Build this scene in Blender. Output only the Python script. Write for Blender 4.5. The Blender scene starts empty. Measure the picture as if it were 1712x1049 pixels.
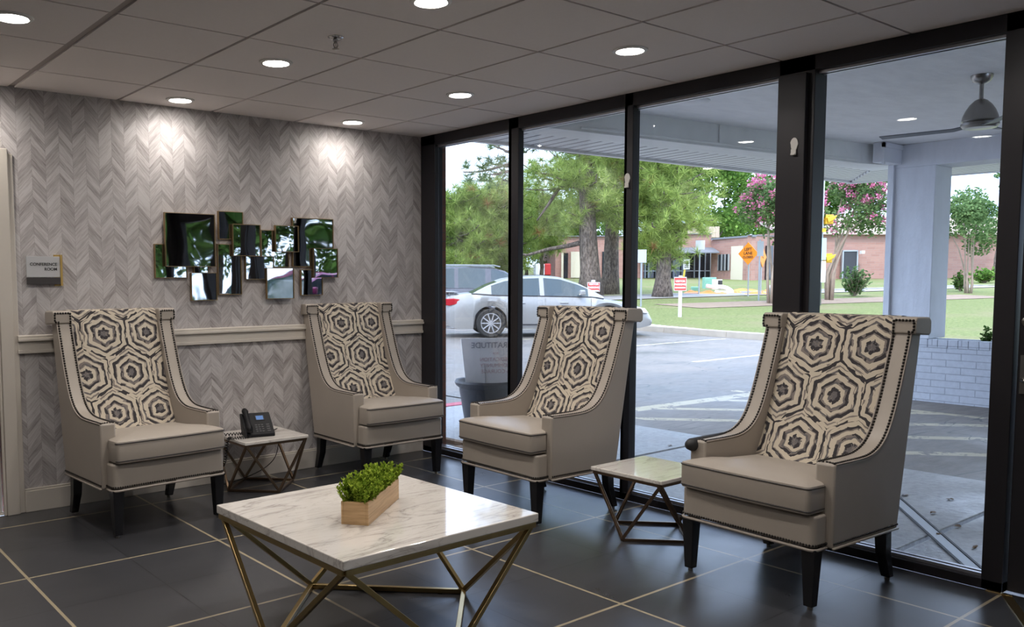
import bpy, math, random
from mathutils import Vector, Matrix
R = math.radians
sc = bpy.context.scene
COL = sc.collection

# ------------------------------------------------------------------ camera
CAM = Vector((-4.1793, -5.3071, 1.3465))
YAW, PITCH, ROLL = 0.6585, 0.0750, 0.0036
FPX, PX, PY = 1451.5, 692.25, 575.16
W, H = 1712.0, 1049.0
fwd = Vector((math.sin(YAW)*math.cos(PITCH), math.cos(YAW)*math.cos(PITCH), -math.sin(PITCH)))
rgt0 = Vector((math.cos(YAW), -math.sin(YAW), 0))
dwn0 = -rgt0.cross(fwd)
rgt = math.cos(ROLL)*rgt0 + math.sin(ROLL)*dwn0
dwn = -math.sin(ROLL)*rgt0 + math.cos(ROLL)*dwn0
cd = bpy.data.cameras.new('camera'); cam = bpy.data.objects.new('camera', cd); COL.objects.link(cam)
m = Matrix.Identity(4)
for i in range(3):
    m[i][0] = rgt[i]; m[i][1] = -dwn[i]; m[i][2] = -fwd[i]; m[i][3] = CAM[i]
cam.matrix_world = m
cd.sensor_fit = 'HORIZONTAL'; cd.sensor_width = 36.0
cd.lens = FPX/W*36.0
cd.shift_x = (W/2-PX)/W; cd.shift_y = (PY-H/2)/W
cd.clip_start = 0.05; cd.clip_end = 500
sc.camera = cam

# ------------------------------------------------------------------ light of the day, exposure
world = bpy.data.worlds.new('overcast_sky'); sc.world = world; world.use_nodes = True
wn = world.node_tree.nodes; wl = world.node_tree.links
bgn = wn['Background']; bgn.inputs['Strength'].default_value = 3.0
wtc = wn.new('ShaderNodeTexCoord'); wno = wn.new('ShaderNodeTexNoise'); wno.inputs['Scale'].default_value = 2.2
wno.inputs['Detail'].default_value = 5
wr = wn.new('ShaderNodeValToRGB'); wr.color_ramp.elements[0].position = .38; wr.color_ramp.elements[1].position = .62
wr.color_ramp.elements[0].color = (.46, .63, 1.0, 1); wr.color_ramp.elements[1].color = (.72, .83, 1.0, 1)
wl.new(wtc.outputs['Generated'], wno.inputs['Vector']); wl.new(wno.outputs['Fac'], wr.inputs['Fac']); wl.new(wr.outputs['Color'], bgn.inputs['Color'])
sd = bpy.data.lights.new('sun', 'SUN'); sun = bpy.data.objects.new('sun', sd); COL.objects.link(sun)
sd.energy = 1.7; sd.angle = R(6); sd.color = (1.0, .90, .74)
sun.rotation_euler = Vector((-.55, -.42, .8)).to_track_quat('Z', 'Y').to_euler(); sun.location = (-10, -10, 20)
sc.view_settings.view_transform = 'Standard'
try: sc.view_settings.look = 'None'
except Exception: pass
sc.view_settings.exposure = 0.74; sc.view_settings.gamma = 1.0; sc.view_settings.use_curve_mapping = False
DOWNLIGHT_W = 3.7

# ------------------------------------------------------------------ helpers
def spot(u, s):
    "plan position of image column u at depth s in front of the camera"
    f = Vector((math.sin(YAW), math.cos(YAW))); r = Vector((math.cos(YAW), -math.sin(YAW)))
    p = Vector((CAM.x, CAM.y)) + f*s + r*(s*(u-PX)/FPX)
    return p.x, p.y
def depth(x, y): return (x-CAM.x)*math.sin(YAW) + (y-CAM.y)*math.cos(YAW)
def terr(x, y):
    s = depth(x, y)
    return 0.0 if s < 21 else (s-21)*.0295
def zpix(v, s): return CAM.z + (466.5-v)*s/FPX          # height that reaches image row v at depth s

def tag(o, label=None, cat=None, group=None, kind=None):
    if label: o['label'] = label
    if cat: o['category'] = cat
    if group: o['group'] = group
    if kind: o['kind'] = kind
    return o
def thing(name, label, cat, loc=(0, 0, 0), rz=0, group=None):
    o = bpy.data.objects.new(name, None); COL.objects.link(o); o.empty_display_size = .1
    o.location = loc; o.rotation_euler = (0, 0, rz)
    return tag(o, label, cat, group)
def kids(o): return [c for c in bpy.data.objects if c.parent == o]
def copy_tree(o, parent=None):
    c = o.copy(); COL.objects.link(c)
    if parent: c.parent = parent
    for k in kids(o): copy_tree(k, c)
    return c

class MB:
    def __init__(s): s.v = []; s.f = []; s.uv = None; s.mi = []
    def add(s, V, F, M=None, mi=0):
        o = len(s.v)
        s.v += [tuple(M @ Vector(p)) if M else tuple(p) for p in V]
        s.f += [tuple(i+o for i in f) for f in F]; s.mi += [mi]*len(F)
        return s
    def box(s, x0, x1, y0, y1, z0, z1, M=None, mi=0):
        V = [(x, y, z) for x in (x0, x1) for y in (y0, y1) for z in (z0, z1)]
        F = [(0, 1, 3, 2), (4, 6, 7, 5), (0, 4, 5, 1), (2, 3, 7, 6), (0, 2, 6, 4), (1, 5, 7, 3)]
        return s.add(V, F, M, mi)
    def cbox(s, c, d, M=None, mi=0):
        return s.box(c[0]-d[0]/2, c[0]+d[0]/2, c[1]-d[1]/2, c[1]+d[1]/2, c[2]-d[2]/2, c[2]+d[2]/2, M, mi)
    def prism(s, poly, a0, a1, axis='x', M=None, mi=0):
        n = len(poly); V = []
        for a in (a0, a1):
            for p in poly:
                V.append((a, p[0], p[1]) if axis == 'x' else ((p[0], a, p[1]) if axis == 'y' else (p[0], p[1], a)))
        F = [tuple(range(n)), tuple(range(2*n-1, n-1, -1))] + [(i, i+n, (i+1) % n+n, (i+1) % n) for i in range(n)]
        return s.add(V, F, M, mi)
    def tube(s, pts, r, n=8, M=None, closed=False, mi=0, flat=1.0):
        pts = [Vector(p) for p in pts]; N = len(pts); V = []; F = []
        rr = r if isinstance(r, (list, tuple)) else [r]*N
        up = None
        for i, p in enumerate(pts):
            t = (pts[(i+1) % N]-pts[i-1]) if closed else (pts[min(i+1, N-1)]-pts[max(i-1, 0)])
            if t.length < 1e-9: t = Vector((0, 0, 1))
            t.normalize()
            if up is None:
                up = Vector((0, 0, 1)) if abs(t.z) < .9 else Vector((1, 0, 0))
            a = t.cross(up)
            if a.length < 1e-6: a = t.orthogonal()
            a.normalize(); b = a.cross(t).normalized(); up = b
            for k in range(n):
                th = 2*math.pi*(k+.5)/n
                V.append(p + a*(math.cos(th)*rr[i]) + b*(math.sin(th)*rr[i]*flat))
        for i in range(N if closed else N-1):
            for k in range(n):
                j = (i+1) % N
                F.append((i*n+k, i*n+(k+1) % n, j*n+(k+1) % n, j*n+k))
        if not closed:
            F.append(tuple(range(n-1, -1, -1))); F.append(tuple((N-1)*n+k for k in range(n)))
        return s.add(V, F, M, mi)
    def bar(s, a, b, w, M=None, h=None, mi=0):
        a = Vector(a); b = Vector(b); t = (b-a).normalized()
        u = Vector((0, 0, 1)) if abs(t.z) < .95 else Vector((1, 0, 0))
        x = t.cross(u).normalized(); y = x.cross(t).normalized(); h = h or w
        V = []
        for p in (a, b):
            for sx, sy in ((-1, -1), (1, -1), (1, 1), (-1, 1)): V.append(p + x*sx*w/2 + y*sy*h/2)
        return s.add(V, [(3, 2, 1, 0), (4, 5, 6, 7), (0, 1, 5, 4), (1, 2, 6, 5), (2, 3, 7, 6), (3, 0, 4, 7)], M, mi)
    def lathe(s, prof, n=24, M=None, mi=0, c=(0, 0)):
        V = []; F = []
        for r, z in prof:
            for k in range(n):
                th = 2*math.pi*k/n; V.append((c[0]+r*math.cos(th), c[1]+r*math.sin(th), z))
        for i in range(len(prof)-1):
            for k in range(n):
                F.append((i*n+k, i*n+(k+1) % n, (i+1)*n+(k+1) % n, (i+1)*n+k))
        F.append(tuple(range(n-1, -1, -1))); F.append(tuple((len(prof)-1)*n+k for k in range(n)))
        return s.add(V, F, M, mi)
    def dome(s, c, r, mi=0):
        x, y, z = c
        V = [(x+r, y, z), (x-r, y, z), (x, y+r, z), (x, y-r, z), (x, y, z+r), (x, y, z-r)]
        q = r*.62
        V += [(x+a*q, y+b*q, z+d*q) for a in (-1, 1) for b in (-1, 1) for d in (-1, 1)]
        F = []
        for a in (0, 1):
            for b in (0, 1):
                for d in (0, 1):
                    c8 = 6+a*4+b*2+d; X = 0 if a else 1; Y = 2 if b else 3; Z = 4 if d else 5
                    for t in ((X, Y, c8), (Y, Z, c8), (Z, X, c8)):
                        F.append(t if (a+b+d) % 2 else t[::-1])
        return s.add(V, F, None, mi)
    def build(s, name, mat, parent=None, smooth=False, bevel=0, seg=2, uv=None, loc=None, rot=None, sub=0):
        me = bpy.data.meshes.new(name); me.from_pydata([tuple(v) for v in s.v], [], s.f); me.validate(clean_customdata=False)
        mats = mat if isinstance(mat, (list, tuple)) else [mat]
        for q in mats: me.materials.append(q)
        if len(mats) > 1 and len(me.polygons) == len(s.mi): me.polygons.foreach_set('material_index', s.mi)
        if uv:
            ul = me.uv_layers.new(name='UVMap')
            for lp in me.loops: ul.data[lp.index].uv = uv[lp.vertex_index]
        if smooth:
            me.polygons.foreach_set('use_smooth', [True]*len(me.polygons))
        me.update()
        o = bpy.data.objects.new(name, me); COL.objects.link(o)
        if parent: o.parent = parent
        if loc: o.location = loc
        if rot: o.rotation_euler = rot
        if smooth == 'auto':
            try: me.set_sharp_from_angle(angle=R(35))
            except Exception: pass
        if bevel:
            b = o.modifiers.new('bevel', 'BEVEL'); b.width = bevel; b.segments = seg; b.limit_method = 'ANGLE'; b.angle_limit = R(40)
            if hasattr(b, 'harden_normals'): b.harden_normals = False
        if sub:
            q = o.modifiers.new('sub', 'SUBSURF'); q.levels = sub; q.render_levels = sub
        return o
def struct(name, mb, mat, bevel=0, **k):
    o = mb.build(name, mat, None, bevel=bevel, **k); o['kind'] = 'structure'; return o
def part(name, mb, mat, parent, **k): return mb.build(name, mat, parent, **k)

def text(name, body, size, mat, parent, loc, rot, align='CENTER', ext=.0008, sx=1.0, space=1.0, offset=0.0):
    c = bpy.data.curves.new(name, 'FONT'); c.body = body; c.size = size; c.align_x = align; c.align_y = 'CENTER'
    c.extrude = ext; c.space_character = space; c.offset = offset
    c.materials.append(mat)
    tmp = bpy.data.objects.new('tmp_text', c); COL.objects.link(tmp)
    bpy.context.view_layer.update()
    me = bpy.data.meshes.new_from_object(tmp.evaluated_get(bpy.context.evaluated_depsgraph_get()))
    bpy.data.objects.remove(tmp); bpy.data.curves.remove(c)
    me.name = name
    if not me.materials: me.materials.append(mat)
    o = bpy.data.objects.new(name, me); COL.objects.link(o); o.parent = parent
    o.location = loc; o.rotation_euler = rot; o.scale = (sx, 1, 1)
    return o

# ------------------------------------------------------------------ material helpers
class NT:
    def __init__(s, name):
        s.m = bpy.data.materials.new(name); s.m.use_nodes = True; s.t = s.m.node_tree; s.n = s.t.nodes; s.l = s.t.links
        s.b = s.n['Principled BSDF']; s.out = s.n['Material Output']
    def put(s, sock, v):
        if hasattr(v, 'links') or isinstance(v, bpy.types.NodeSocket): s.l.new(v, sock)
        elif isinstance(v, (tuple, list)) and sock.type == 'RGBA': sock.default_value = (*v[:3], 1)
        else: sock.default_value = v
    def mth(s, op, a, b=None, c=None, clamp=False):
        n = s.n.new('ShaderNodeMath'); n.operation = op; n.use_clamp = clamp
        s.put(n.inputs[0], a)
        if b is not None: s.put(n.inputs[1], b)
        if c is not None: s.put(n.inputs[2], c)
        return n.outputs[0]
    def coord(s, kind='Object'):
        n = s.n.new('ShaderNodeTexCoord'); return n.outputs[kind]
    def geo(s, k='Position'):
        return s.n.new('ShaderNodeNewGeometry').outputs[k]
    def sep(s, v):
        n = s.n.new('ShaderNodeSeparateXYZ'); s.l.new(v, n.inputs[0]); return n.outputs
    def comb(s, x, y, z=0.0):
        n = s.n.new('ShaderNodeCombineXYZ'); s.put(n.inputs[0], x); s.put(n.inputs[1], y); s.put(n.inputs[2], z); return n.outputs[0]
    def noise(s, v, scale, detail=3, rough=.5, out='Fac', dist=0.0):
        n = s.n.new('ShaderNodeTexNoise'); s.l.new(v, n.inputs['Vector']); n.inputs['Scale'].default_value = scale
        n.inputs['Detail'].default_value = detail; n.inputs['Roughness'].default_value = rough; n.inputs['Distortion'].default_value = dist
        return n.outputs[out]
    def white(s, v, out='Value'):
        n = s.n.new('ShaderNodeTexWhiteNoise'); n.noise_dimensions = '3D'; s.l.new(v, n.inputs['Vector']); return n.outputs[out]
    def scale(s, v, sc3):
        n = s.n.new('ShaderNodeMapping'); s.l.new(v, n.inputs['Vector']); n.inputs['Scale'].default_value = sc3; return n.outputs[0]
    def mapping(s, v, loc=(0, 0, 0), rot=(0, 0, 0), sc3=(1, 1, 1)):
        n = s.n.new('ShaderNodeMapping'); s.l.new(v, n.inputs['Vector']); n.inputs['Scale'].default_value = sc3
        n.inputs['Location'].default_value = loc; n.inputs['Rotation'].default_value = rot; return n.outputs[0]
    def ramp(s, f, stops, interp='LINEAR'):
        n = s.n.new('ShaderNodeValToRGB'); r = n.color_ramp; r.interpolation = interp
        while len(r.elements) < len(stops): r.elements.new(.5)
        for e, (p, c) in zip(r.elements, stops): e.position = p; e.color = (*c, 1) if len(c) == 3 else c
        s.put(n.inputs[0], f); return n.outputs[0]
    def mix(s, f, a, b, mode='MIX'):
        n = s.n.new('ShaderNodeMix'); n.data_type = 'RGBA'; n.blend_type = mode
        s.put(n.inputs[0], f); s.put(n.inputs[6], a); s.put(n.inputs[7], b); return n.outputs[2]
    def bump(s, h, strength=.3, dist=.01):
        n = s.n.new('ShaderNodeBump'); n.inputs['Strength'].default_value = strength; n.inputs['Distance'].default_value = dist
        s.l.new(h, n.inputs['Height']); s.l.new(n.outputs[0], s.b.inputs['Normal']); return n.outputs[0]
    def set(s, **k):
        for a, v in k.items(): s.put(s.b.inputs[a.replace('_', ' ')], v)
        return s
def mat(name, col, rough=.5, metal=0.0, spec=.5, var=0.0, vs=20, bump=0.0, bs=60, coat=0.0):
    t = NT(name); t.set(Roughness=rough, Metallic=metal); t.b.inputs['Specular IOR Level'].default_value = spec
    t.b.inputs['Coat Weight'].default_value = coat
    if var:
        nz = t.noise(t.coord(), vs, 4)
        t.set(Base_Color=t.mix(nz, tuple(c*(1-var) for c in col), tuple(min(1, c*(1+var)) for c in col)))
    else: t.set(Base_Color=col)
    if bump: t.bump(t.noise(t.coord(), bs, 4), bump, .004)
    return t.m
def emis(name, col, strength):
    t = NT(name); t.set(Base_Color=(0, 0, 0)); t.b.inputs['Emission Color'].default_value = (*col, 1); t.b.inputs['Emission Strength'].default_value = strength
    return t.m

# ------------------------------------------------------------------ materials
def m_wallpaper():
    t = NT('chevron_wallpaper'); P = t.sep(t.geo()); x, z = P[0], P[2]
    cw = .0765
    u = t.mth('DIVIDE', x, cw); col = t.mth('FLOOR', u); fr = t.mth('SUBTRACT', u, col)
    par = t.mth('MODULO', t.mth('ABSOLUTE', col), 2.0)
    sgn = t.mth('SUBTRACT', t.mth('MULTIPLY', par, 2.0), 1.0)
    off = t.mth('MULTIPLY', t.mth('MULTIPLY', t.mth('SUBTRACT', fr, .5), sgn), cw*1.15)
    w = t.mth('ADD', z, off)                                    # height along the slanted planks
    jit = t.mth('MULTIPLY', t.white(t.comb(col, 3.0, 1.0)), 1.7)
    wj = t.mth('ADD', w, t.mth('MULTIPLY', t.mth('FLOOR', t.mth('DIVIDE', t.mth('ADD', col, 40.0), 2.0)), .37))
    pk = t.mth('FLOOR', t.mth('DIVIDE', wj, .043))
    rnd = t.white(t.comb(col, pk, 2.0))
    st = t.noise(t.comb(t.mth('MULTIPLY', fr, 1.2), t.mth('MULTIPLY', w, 75.0), col), 1.0, 3, .6)
    st2 = t.noise(t.comb(t.mth('MULTIPLY', fr, 2.2), t.mth('MULTIPLY', w, 210.0), col), 1.0, 2, .6)
    v = t.mth('ADD', t.mth('MULTIPLY', rnd, .38), t.mth('ADD', t.mth('MULTIPLY', st, .95), t.mth('MULTIPLY', st2, .3)))
    c = t.ramp(v, [(.42, (.215, .19, .185)), (.62, (.36, .33, .325)), (.85, (.475, .445, .44)), (1.0, (.56, .535, .53))])
    edge = t.mth('GREATER_THAN', t.mth('ABSOLUTE', t.mth('SUBTRACT', fr, .5)), .485)
    c = t.mix(t.mth('MULTIPLY', edge, .35), c, (.25, .225, .22))
    t.set(Base_Color=c, Roughness=.62); t.b.inputs['Specular IOR Level'].default_value = .25
    return t.m
def m_floor():
    t = NT('slate_tile_with_gold_strips'); P = t.sep(t.geo()); S = .9278
    def lin(a, o, w):
        q = t.mth('DIVIDE', t.mth('SUBTRACT', a, o), S); q = t.mth('ABSOLUTE', t.mth('SUBTRACT', q, t.mth('ROUND', q)))
        return t.mth('LESS_THAN', q, w/2/S)
    gx = lin(P[0], -.4335, .013); gy = lin(P[1], -1.2026, .013)
    g = t.mth('MAXIMUM', gx, gy)
    dx = lin(P[0], -.4335+S/2, .004); dy = lin(P[1], -1.2026+S/2, .004); d = t.mth('MAXIMUM', dx, dy)
    tx = t.mth('FLOOR', t.mth('DIVIDE', t.mth('SUBTRACT', P[0], -.4335), S/2)); ty = t.mth('FLOOR', t.mth('DIVIDE', t.mth('SUBTRACT', P[1], -1.2026), S/2))
    rnd = t.white(t.comb(tx, ty, 1.0))
    nz = t.noise(t.geo(), 2.2, 5, .55, dist=.4); nz2 = t.noise(t.scale(t.geo(), (2, 14, 1)), 2.0, 4)
    v = t.mth('ADD', t.mth('MULTIPLY', nz, .6), t.mth('ADD', t.mth('MULTIPLY', rnd, .2), t.mth('MULTIPLY', nz2, .2)))
    c = t.ramp(v, [(.3, (.034, .035, .040)), (.75, (.056, .057, .064))])
    c = t.mix(d, c, (.012, .012, .012)); c = t.mix(g, c, (.36, .30, .20))
    t.set(Base_Color=c, Roughness=t.ramp(nz, [(.3, (.27,)*3), (.7, (.36,)*3)])); t.b.inputs['Specular IOR Level'].default_value = .62
    t.bump(t.mth('ADD', nz, t.mth('MULTIPLY', d, -1.0)), .03, .002)
    return t.m
def m_marble():
    t = NT('veined_marble'); p = t.geo()
    n1 = t.noise(t.mapping(p, rot=(0, 0, -.35), sc3=(1.0, 5, 4)), 1.2, 6, .55, dist=1.2)
    n2 = t.noise(t.mapping(p, rot=(0, 0, -.35), sc3=(1.5, 9, 6)), 1.6, 5, .6, dist=1.5)
    v = t.mth('ABSOLUTE', t.mth('SUBTRACT', n1, .52)); v2 = t.mth('ABSOLUTE', t.mth('SUBTRACT', n2, .5))
    a = t.ramp(v, [(0, (.42, .38, .36)), (.006, (.60, .56, .52)), (.03, (.72, .68, .635)), (.25, (.76, .72, .675))])
    b = t.ramp(v2, [(0, (.80, .78, .77)), (.01, (.95, .94, .93)), (.03, (1, 1, 1))])
    t.set(Base_Color=t.mix(1.0, a, b, 'MULTIPLY'), Roughness=.07); t.b.inputs['Specular IOR Level'].default_value = .6
    t.b.inputs['Coat Weight'].default_value = .4; t.b.inputs['Coat Roughness'].default_value = .03
    return t.m
def m_hexfabric():
    t = NT('brushed_hexagon_fabric'); uv0 = t.coord('UV')
    # wobble the coordinates like brushwork
    nc = t.n.new('ShaderNodeTexNoise'); t.l.new(uv0, nc.inputs['Vector']); nc.inputs['Scale'].default_value = 13; nc.inputs['Detail'].default_value = 2; nc.inputs['Roughness'].default_value = .6
    vm = t.n.new('ShaderNodeVectorMath'); vm.operation = 'SUBTRACT'; t.l.new(nc.outputs['Color'], vm.inputs[0]); vm.inputs[1].default_value = (.5, .5, .5)
    vs = t.n.new('ShaderNodeVectorMath'); vs.operation = 'SCALE'; t.l.new(vm.outputs[0], vs.inputs[0]); vs.inputs['Scale'].default_value = .030
    va = t.n.new('ShaderNodeVectorMath'); va.operation = 'ADD'; t.l.new(uv0, va.inputs[0]); t.l.new(vs.outputs[0], va.inputs[1])
    P = t.sep(va.outputs[0]); x, y = P[0], P[1]
    a = .262; rh = a*math.sqrt(3)*1.05                     # hexagon width, height of two rows
    def cell(ox, oy):
        qx = t.mth('DIVIDE', t.mth('SUBTRACT', x, ox), a); qy = t.mth('DIVIDE', t.mth('SUBTRACT', y, oy), rh)
        ix = t.mth('ROUND', qx); iy = t.mth('ROUND', qy)
        dx = t.mth('MULTIPLY', t.mth('SUBTRACT', qx, ix), a); dy = t.mth('MULTIPLY', t.mth('SUBTRACT', qy, iy), rh)
        ax = t.mth('ABSOLUTE', dx); ay = t.mth('ABSOLUTE', dy)
        d = t.mth('MAXIMUM', ax, t.mth('ADD', t.mth('MULTIPLY', ax, .5), t.mth('MULTIPLY', ay, .8660254)))
        return t.mth('DIVIDE', d, a/2), t.mth('ADD', t.mth('MULTIPLY', ix, 3.1), t.mth('ADD', t.mth('MULTIPLY', iy, 7.7), ox*9)), t.mth('ARCTAN2', dy, dx)
    d1, id1, an1 = cell(.05, -.075); d2, id2, an2 = cell(.05+a/2, -.075+rh/2)
    sel = t.mth('LESS_THAN', d1, d2)
    def pick(p, q): return t.mth('ADD', t.mth('MULTIPLY', p, sel), t.mth('MULTIPLY', q, t.mth('SUBTRACT', 1.0, sel)))
    d = pick(d1, d2); idd = pick(id1, id2); an = pick(an1, an2)
    seg = t.comb(t.mth('MULTIPLY', an, 1.3), t.mth('MULTIPLY', d, 3.5), idd)
    s1 = t.noise(seg, 1.5, 3, .6)                      # strokes broken around each ring
    dd = t.mth('ADD', d, t.mth('MULTIPLY', t.mth('SUBTRACT', s1, .5), .10))
    cream = (.57, .50, .40); tau = (.21, .18, .165); drk = (.030, .028, .034); gry = (.13, .12, .125)
    ring = t.ramp(dd, [(0, gry), (.12, drk), (.24, cream), (.36, tau), (.42, drk), (.53, cream), (.66, tau), (.70, drk), (.81, cream), (.955, drk)], 'CONSTANT')
    ring2 = t.ramp(dd, [(0, tau), (.12, gry), (.20, cream), (.36, gry), (.44, tau), (.53, cream), (.66, cream), (.72, gry), (.79, cream), (.89, tau), (.95, cream)], 'CONSTANT')
    s2 = t.noise(t.comb(t.mth('MULTIPLY', an, 1.2), t.mth('MULTIPLY', d, 3.0), t.mth('ADD', idd, 4.4)), 1.3, 1, .5)
    c = t.mix(t.mth('GREATER_THAN', s2, .53), ring, ring2)
    c = t.mix(t.mth('MULTIPLY', t.noise(uv0, 400, 2), .08), c, (.45, .4, .35))
    t.set(Base_Color=c, Roughness=.85); t.b.inputs['Specular IOR Level'].default_value = .15
    t.bump(t.noise(uv0, 500, 2), .15, .001)
    return t.m
def m_brick(name, c1, c2, mortar, bw=.20, bh=.067, ms=.012, rough=.85, axis='auto'):
    t = NT(name); P = t.sep(t.geo()); g = t.sep(t.geo('Normal'))
    h = t.mix(t.mth('GREATER_THAN', t.mth('ABSOLUTE', g[0]), .7), t.comb(P[0], P[2]), t.comb(P[1], P[2]))
    n = t.n.new('ShaderNodeTexBrick'); t.l.new(h, n.inputs['Vector']); n.inputs['Scale'].default_value = 1.0
    n.inputs['Brick Width'].default_value = bw; n.inputs['Row Height'].default_value = bh; n.inputs['Mortar Size'].default_value = ms/2
    n.inputs['Color1'].default_value = (*c1, 1); n.inputs['Color2'].default_value = (*c2, 1); n.inputs['Mortar'].default_value = (*mortar, 1)
    nz = t.noise(t.geo(), 30, 4)
    t.set(Base_Color=t.mix(.25, n.outputs['Color'], t.mix(nz, (0, 0, 0), c2)), Roughness=rough)
    t.bump(t.mth('SUBTRACT', t.mth('MULTIPLY', nz, .3), n.outputs['Fac']), .5, .006)
    return t.m
def m_ground():
    t = NT('wet_parking_concrete'); p = t.geo(); P = t.sep(p)
    n1 = t.noise(p, .5, 6, .65); n2 = t.noise(t.scale(p, (1, 3, 1)), 5, 5, .7)
    v = t.mth('ADD', t.mth('MULTIPLY', n1, .6), t.mth('MULTIPLY', n2, .4))
    c = t.ramp(v, [(.35, (.085, .076, .070)), (.5, (.165, .146, .13)), (.68, (.24, .212, .19))])
    def pt(u): return u
    # worn cream/yellow lane paint: hatching in front of the doors and bay lines further out
    wear = t.mth('GREATER_THAN', t.noise(p, 9, 5, .7), .43)
    def band(a, lo, hi): return t.mth('MULTIPLY', t.mth('GREATER_THAN', a, lo), t.mth('LESS_THAN', a, hi))
    x, y = P[0], P[1]
    reg = t.mth('MULTIPLY', band(x, 2.65, 5.2), band(y, -6.0, .35))
    diag = t.mth('FRACT', t.mth('DIVIDE', t.mth('ADD', t.mth('ADD', x, t.mth('MULTIPLY', y, .95)), 20.0), .98))
    hat = t.mth('MULTIPLY', reg, t.mth('LESS_THAN', diag, .20))
    brd = t.mth('MULTIPLY', band(x, 2.6, 5.3), band(t.mth('ADD', y, t.mth('MULTIPLY', x, .05)), .42, .62))
    brd2 = t.mth('MULTIPLY', band(x, 5.2, 5.32), band(y, -6, .6))
    cream = t.mth('MULTIPLY', t.mth('MAXIMUM', hat, t.mth('MAXIMUM', brd, brd2)), wear)
    c = t.mix(t.mth('MULTIPLY', cream, .92), c, (.48, .42, .29))
    bay = t.mth('MULTIPLY', band(x, 8.0, 13.2), t.mth('LESS_THAN', t.mth('ABSOLUTE', t.mth('SUBTRACT', t.mth('FRACT', t.mth('DIVIDE', t.mth('ADD', y, 1.1), 2.75)), .5)), .018))
    c = t.mix(t.mth('MULTIPLY', t.mth('MULTIPLY', bay, wear), .7), c, (.62, .55, .36))
    crk = t.mth('LESS_THAN', t.mth('ABSOLUTE', t.mth('SUBTRACT', t.noise(t.mapping(p, rot=(0, 0, .4), sc3=(.12, .5, 1)), 1.0, 4, .6), .5)), .0015)
    c = t.mix(t.mth('MULTIPLY', crk, .8), c, (.05, .05, .05))
    t.set(Base_Color=c, Roughness=t.ramp(n1, [(.35, (.35,)*3), (.6, (.7,)*3)])); t.bump(n2, .35, .02)
    return t.m
def m_apron():
    t = NT('sidewalk_concrete'); p = t.geo(); P = t.sep(p)
    n1 = t.noise(p, 1.4, 6, .65); n2 = t.noise(p, 22, 5, .7)
    v = t.mth('ADD', t.mth('MULTIPLY', n1, .5), t.mth('MULTIPLY', n2, .5))
    c = t.ramp(v, [(.36, (.20, .20, .205)), (.5, (.34, .34, .345)), (.66, (.45, .45, .45))])
    t.set(Base_Color=c, Roughness=t.ramp(n1, [(.35, (.32,)*3), (.6, (.62,)*3)])); t.bump(n2, .4, .01)
    return t.m
def m_grass():
    t = NT('mown_grass'); p = t.geo()
    n = t.noise(p, 14, 5, .75); n2 = t.noise(t.scale(p, (1, 1, 1)), .35, 4)
    c = t.ramp(n, [(.3, (.08, .105, .04)), (.5, (.17, .195, .075)), (.7, (.28, .285, .13))])
    c = t.mix(t.ramp(n2, [(.5, (0, 0, 0)), (.68, (.6, .6, .6))]), c, (.24, .20, .12))
    t.set(Base_Color=c, Roughness=.95); t.b.inputs['Specular IOR Level'].default_value = .1; t.bump(n, .6, .05)
    return t.m
def m_leaf(name, a, b, tr=.35, rnd=True):
    t = NT(name); v = t.mth('ADD', t.mth('MULTIPLY', t.geo('Random Per Island'), .55), t.mth('MULTIPLY', t.noise(t.geo(), .9, 3), .45))
    c = t.ramp(v, [(.2, a), (.75, b)])
    d = t.n.new('ShaderNodeBsdfDiffuse'); tl = t.n.new('ShaderNodeBsdfTranslucent'); mx = t.n.new('ShaderNodeMixShader')
    t.l.new(c, d.inputs[0]); t.l.new(c, tl.inputs[0]); mx.inputs[0].default_value = tr
    t.l.new(d.outputs[0], mx.inputs[1]); t.l.new(tl.outputs[0], mx.inputs[2]); t.l.new(mx.outputs[0], t.out.inputs[0])
    return t.m
def m_glass(name, tint=(.93, .96, .95), refl=1.0, ior=1.5):
    t = NT(name); tr = t.n.new('ShaderNodeBsdfTransparent'); gl = t.n.new('ShaderNodeBsdfGlossy'); mx = t.n.new('ShaderNodeMixShader'); fr = t.n.new('ShaderNodeFresnel')
    tr.inputs[0].default_value = (*tint, 1); gl.inputs['Roughness'].default_value = .01; fr.inputs[0].default_value = ior
    t.l.new(t.mth('MULTIPLY', fr.outputs[0], refl), mx.inputs[0]); t.l.new(tr.outputs[0], mx.inputs[1]); t.l.new(gl.outputs[0], mx.inputs[2]); t.l.new(mx.outputs[0], t.out.inputs[0])
    return t.m
def m_mirror():
    t = NT('warped_mirror_glass'); t.set(Base_Color=(.62, .62, .60), Metallic=1.0, Roughness=.02)
    t.bump(t.noise(t.scale(t.coord(), (1, 1, 1)), 3.5, 1), .06, .03)
    return t.m
def m_bark():
    t = NT('pine_bark'); p = t.scale(t.geo(), (1, 1, .35)); n = t.noise(p, 16, 5, .7)
    t.set(Base_Color=t.ramp(n, [(.35, (.045, .035, .03)), (.52, (.16, .125, .105)), (.7, (.33, .27, .23))]), Roughness=.95)
    t.bump(n, 1.0, .05); return t.m
def m_slats():
    t = NT('ribbed_soffit_panel'); P = t.sep(t.geo())
    q = t.mth('FRACT', t.mth('DIVIDE', t.mth('ADD', P[0], t.mth('MULTIPLY', P[1], -.12)), .15))
    c = t.mix(t.mth('LESS_THAN', q, .2), (.74, .75, .76), (.13, .13, .14))
    t.set(Base_Color=c, Roughness=.5); return t.m
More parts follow.
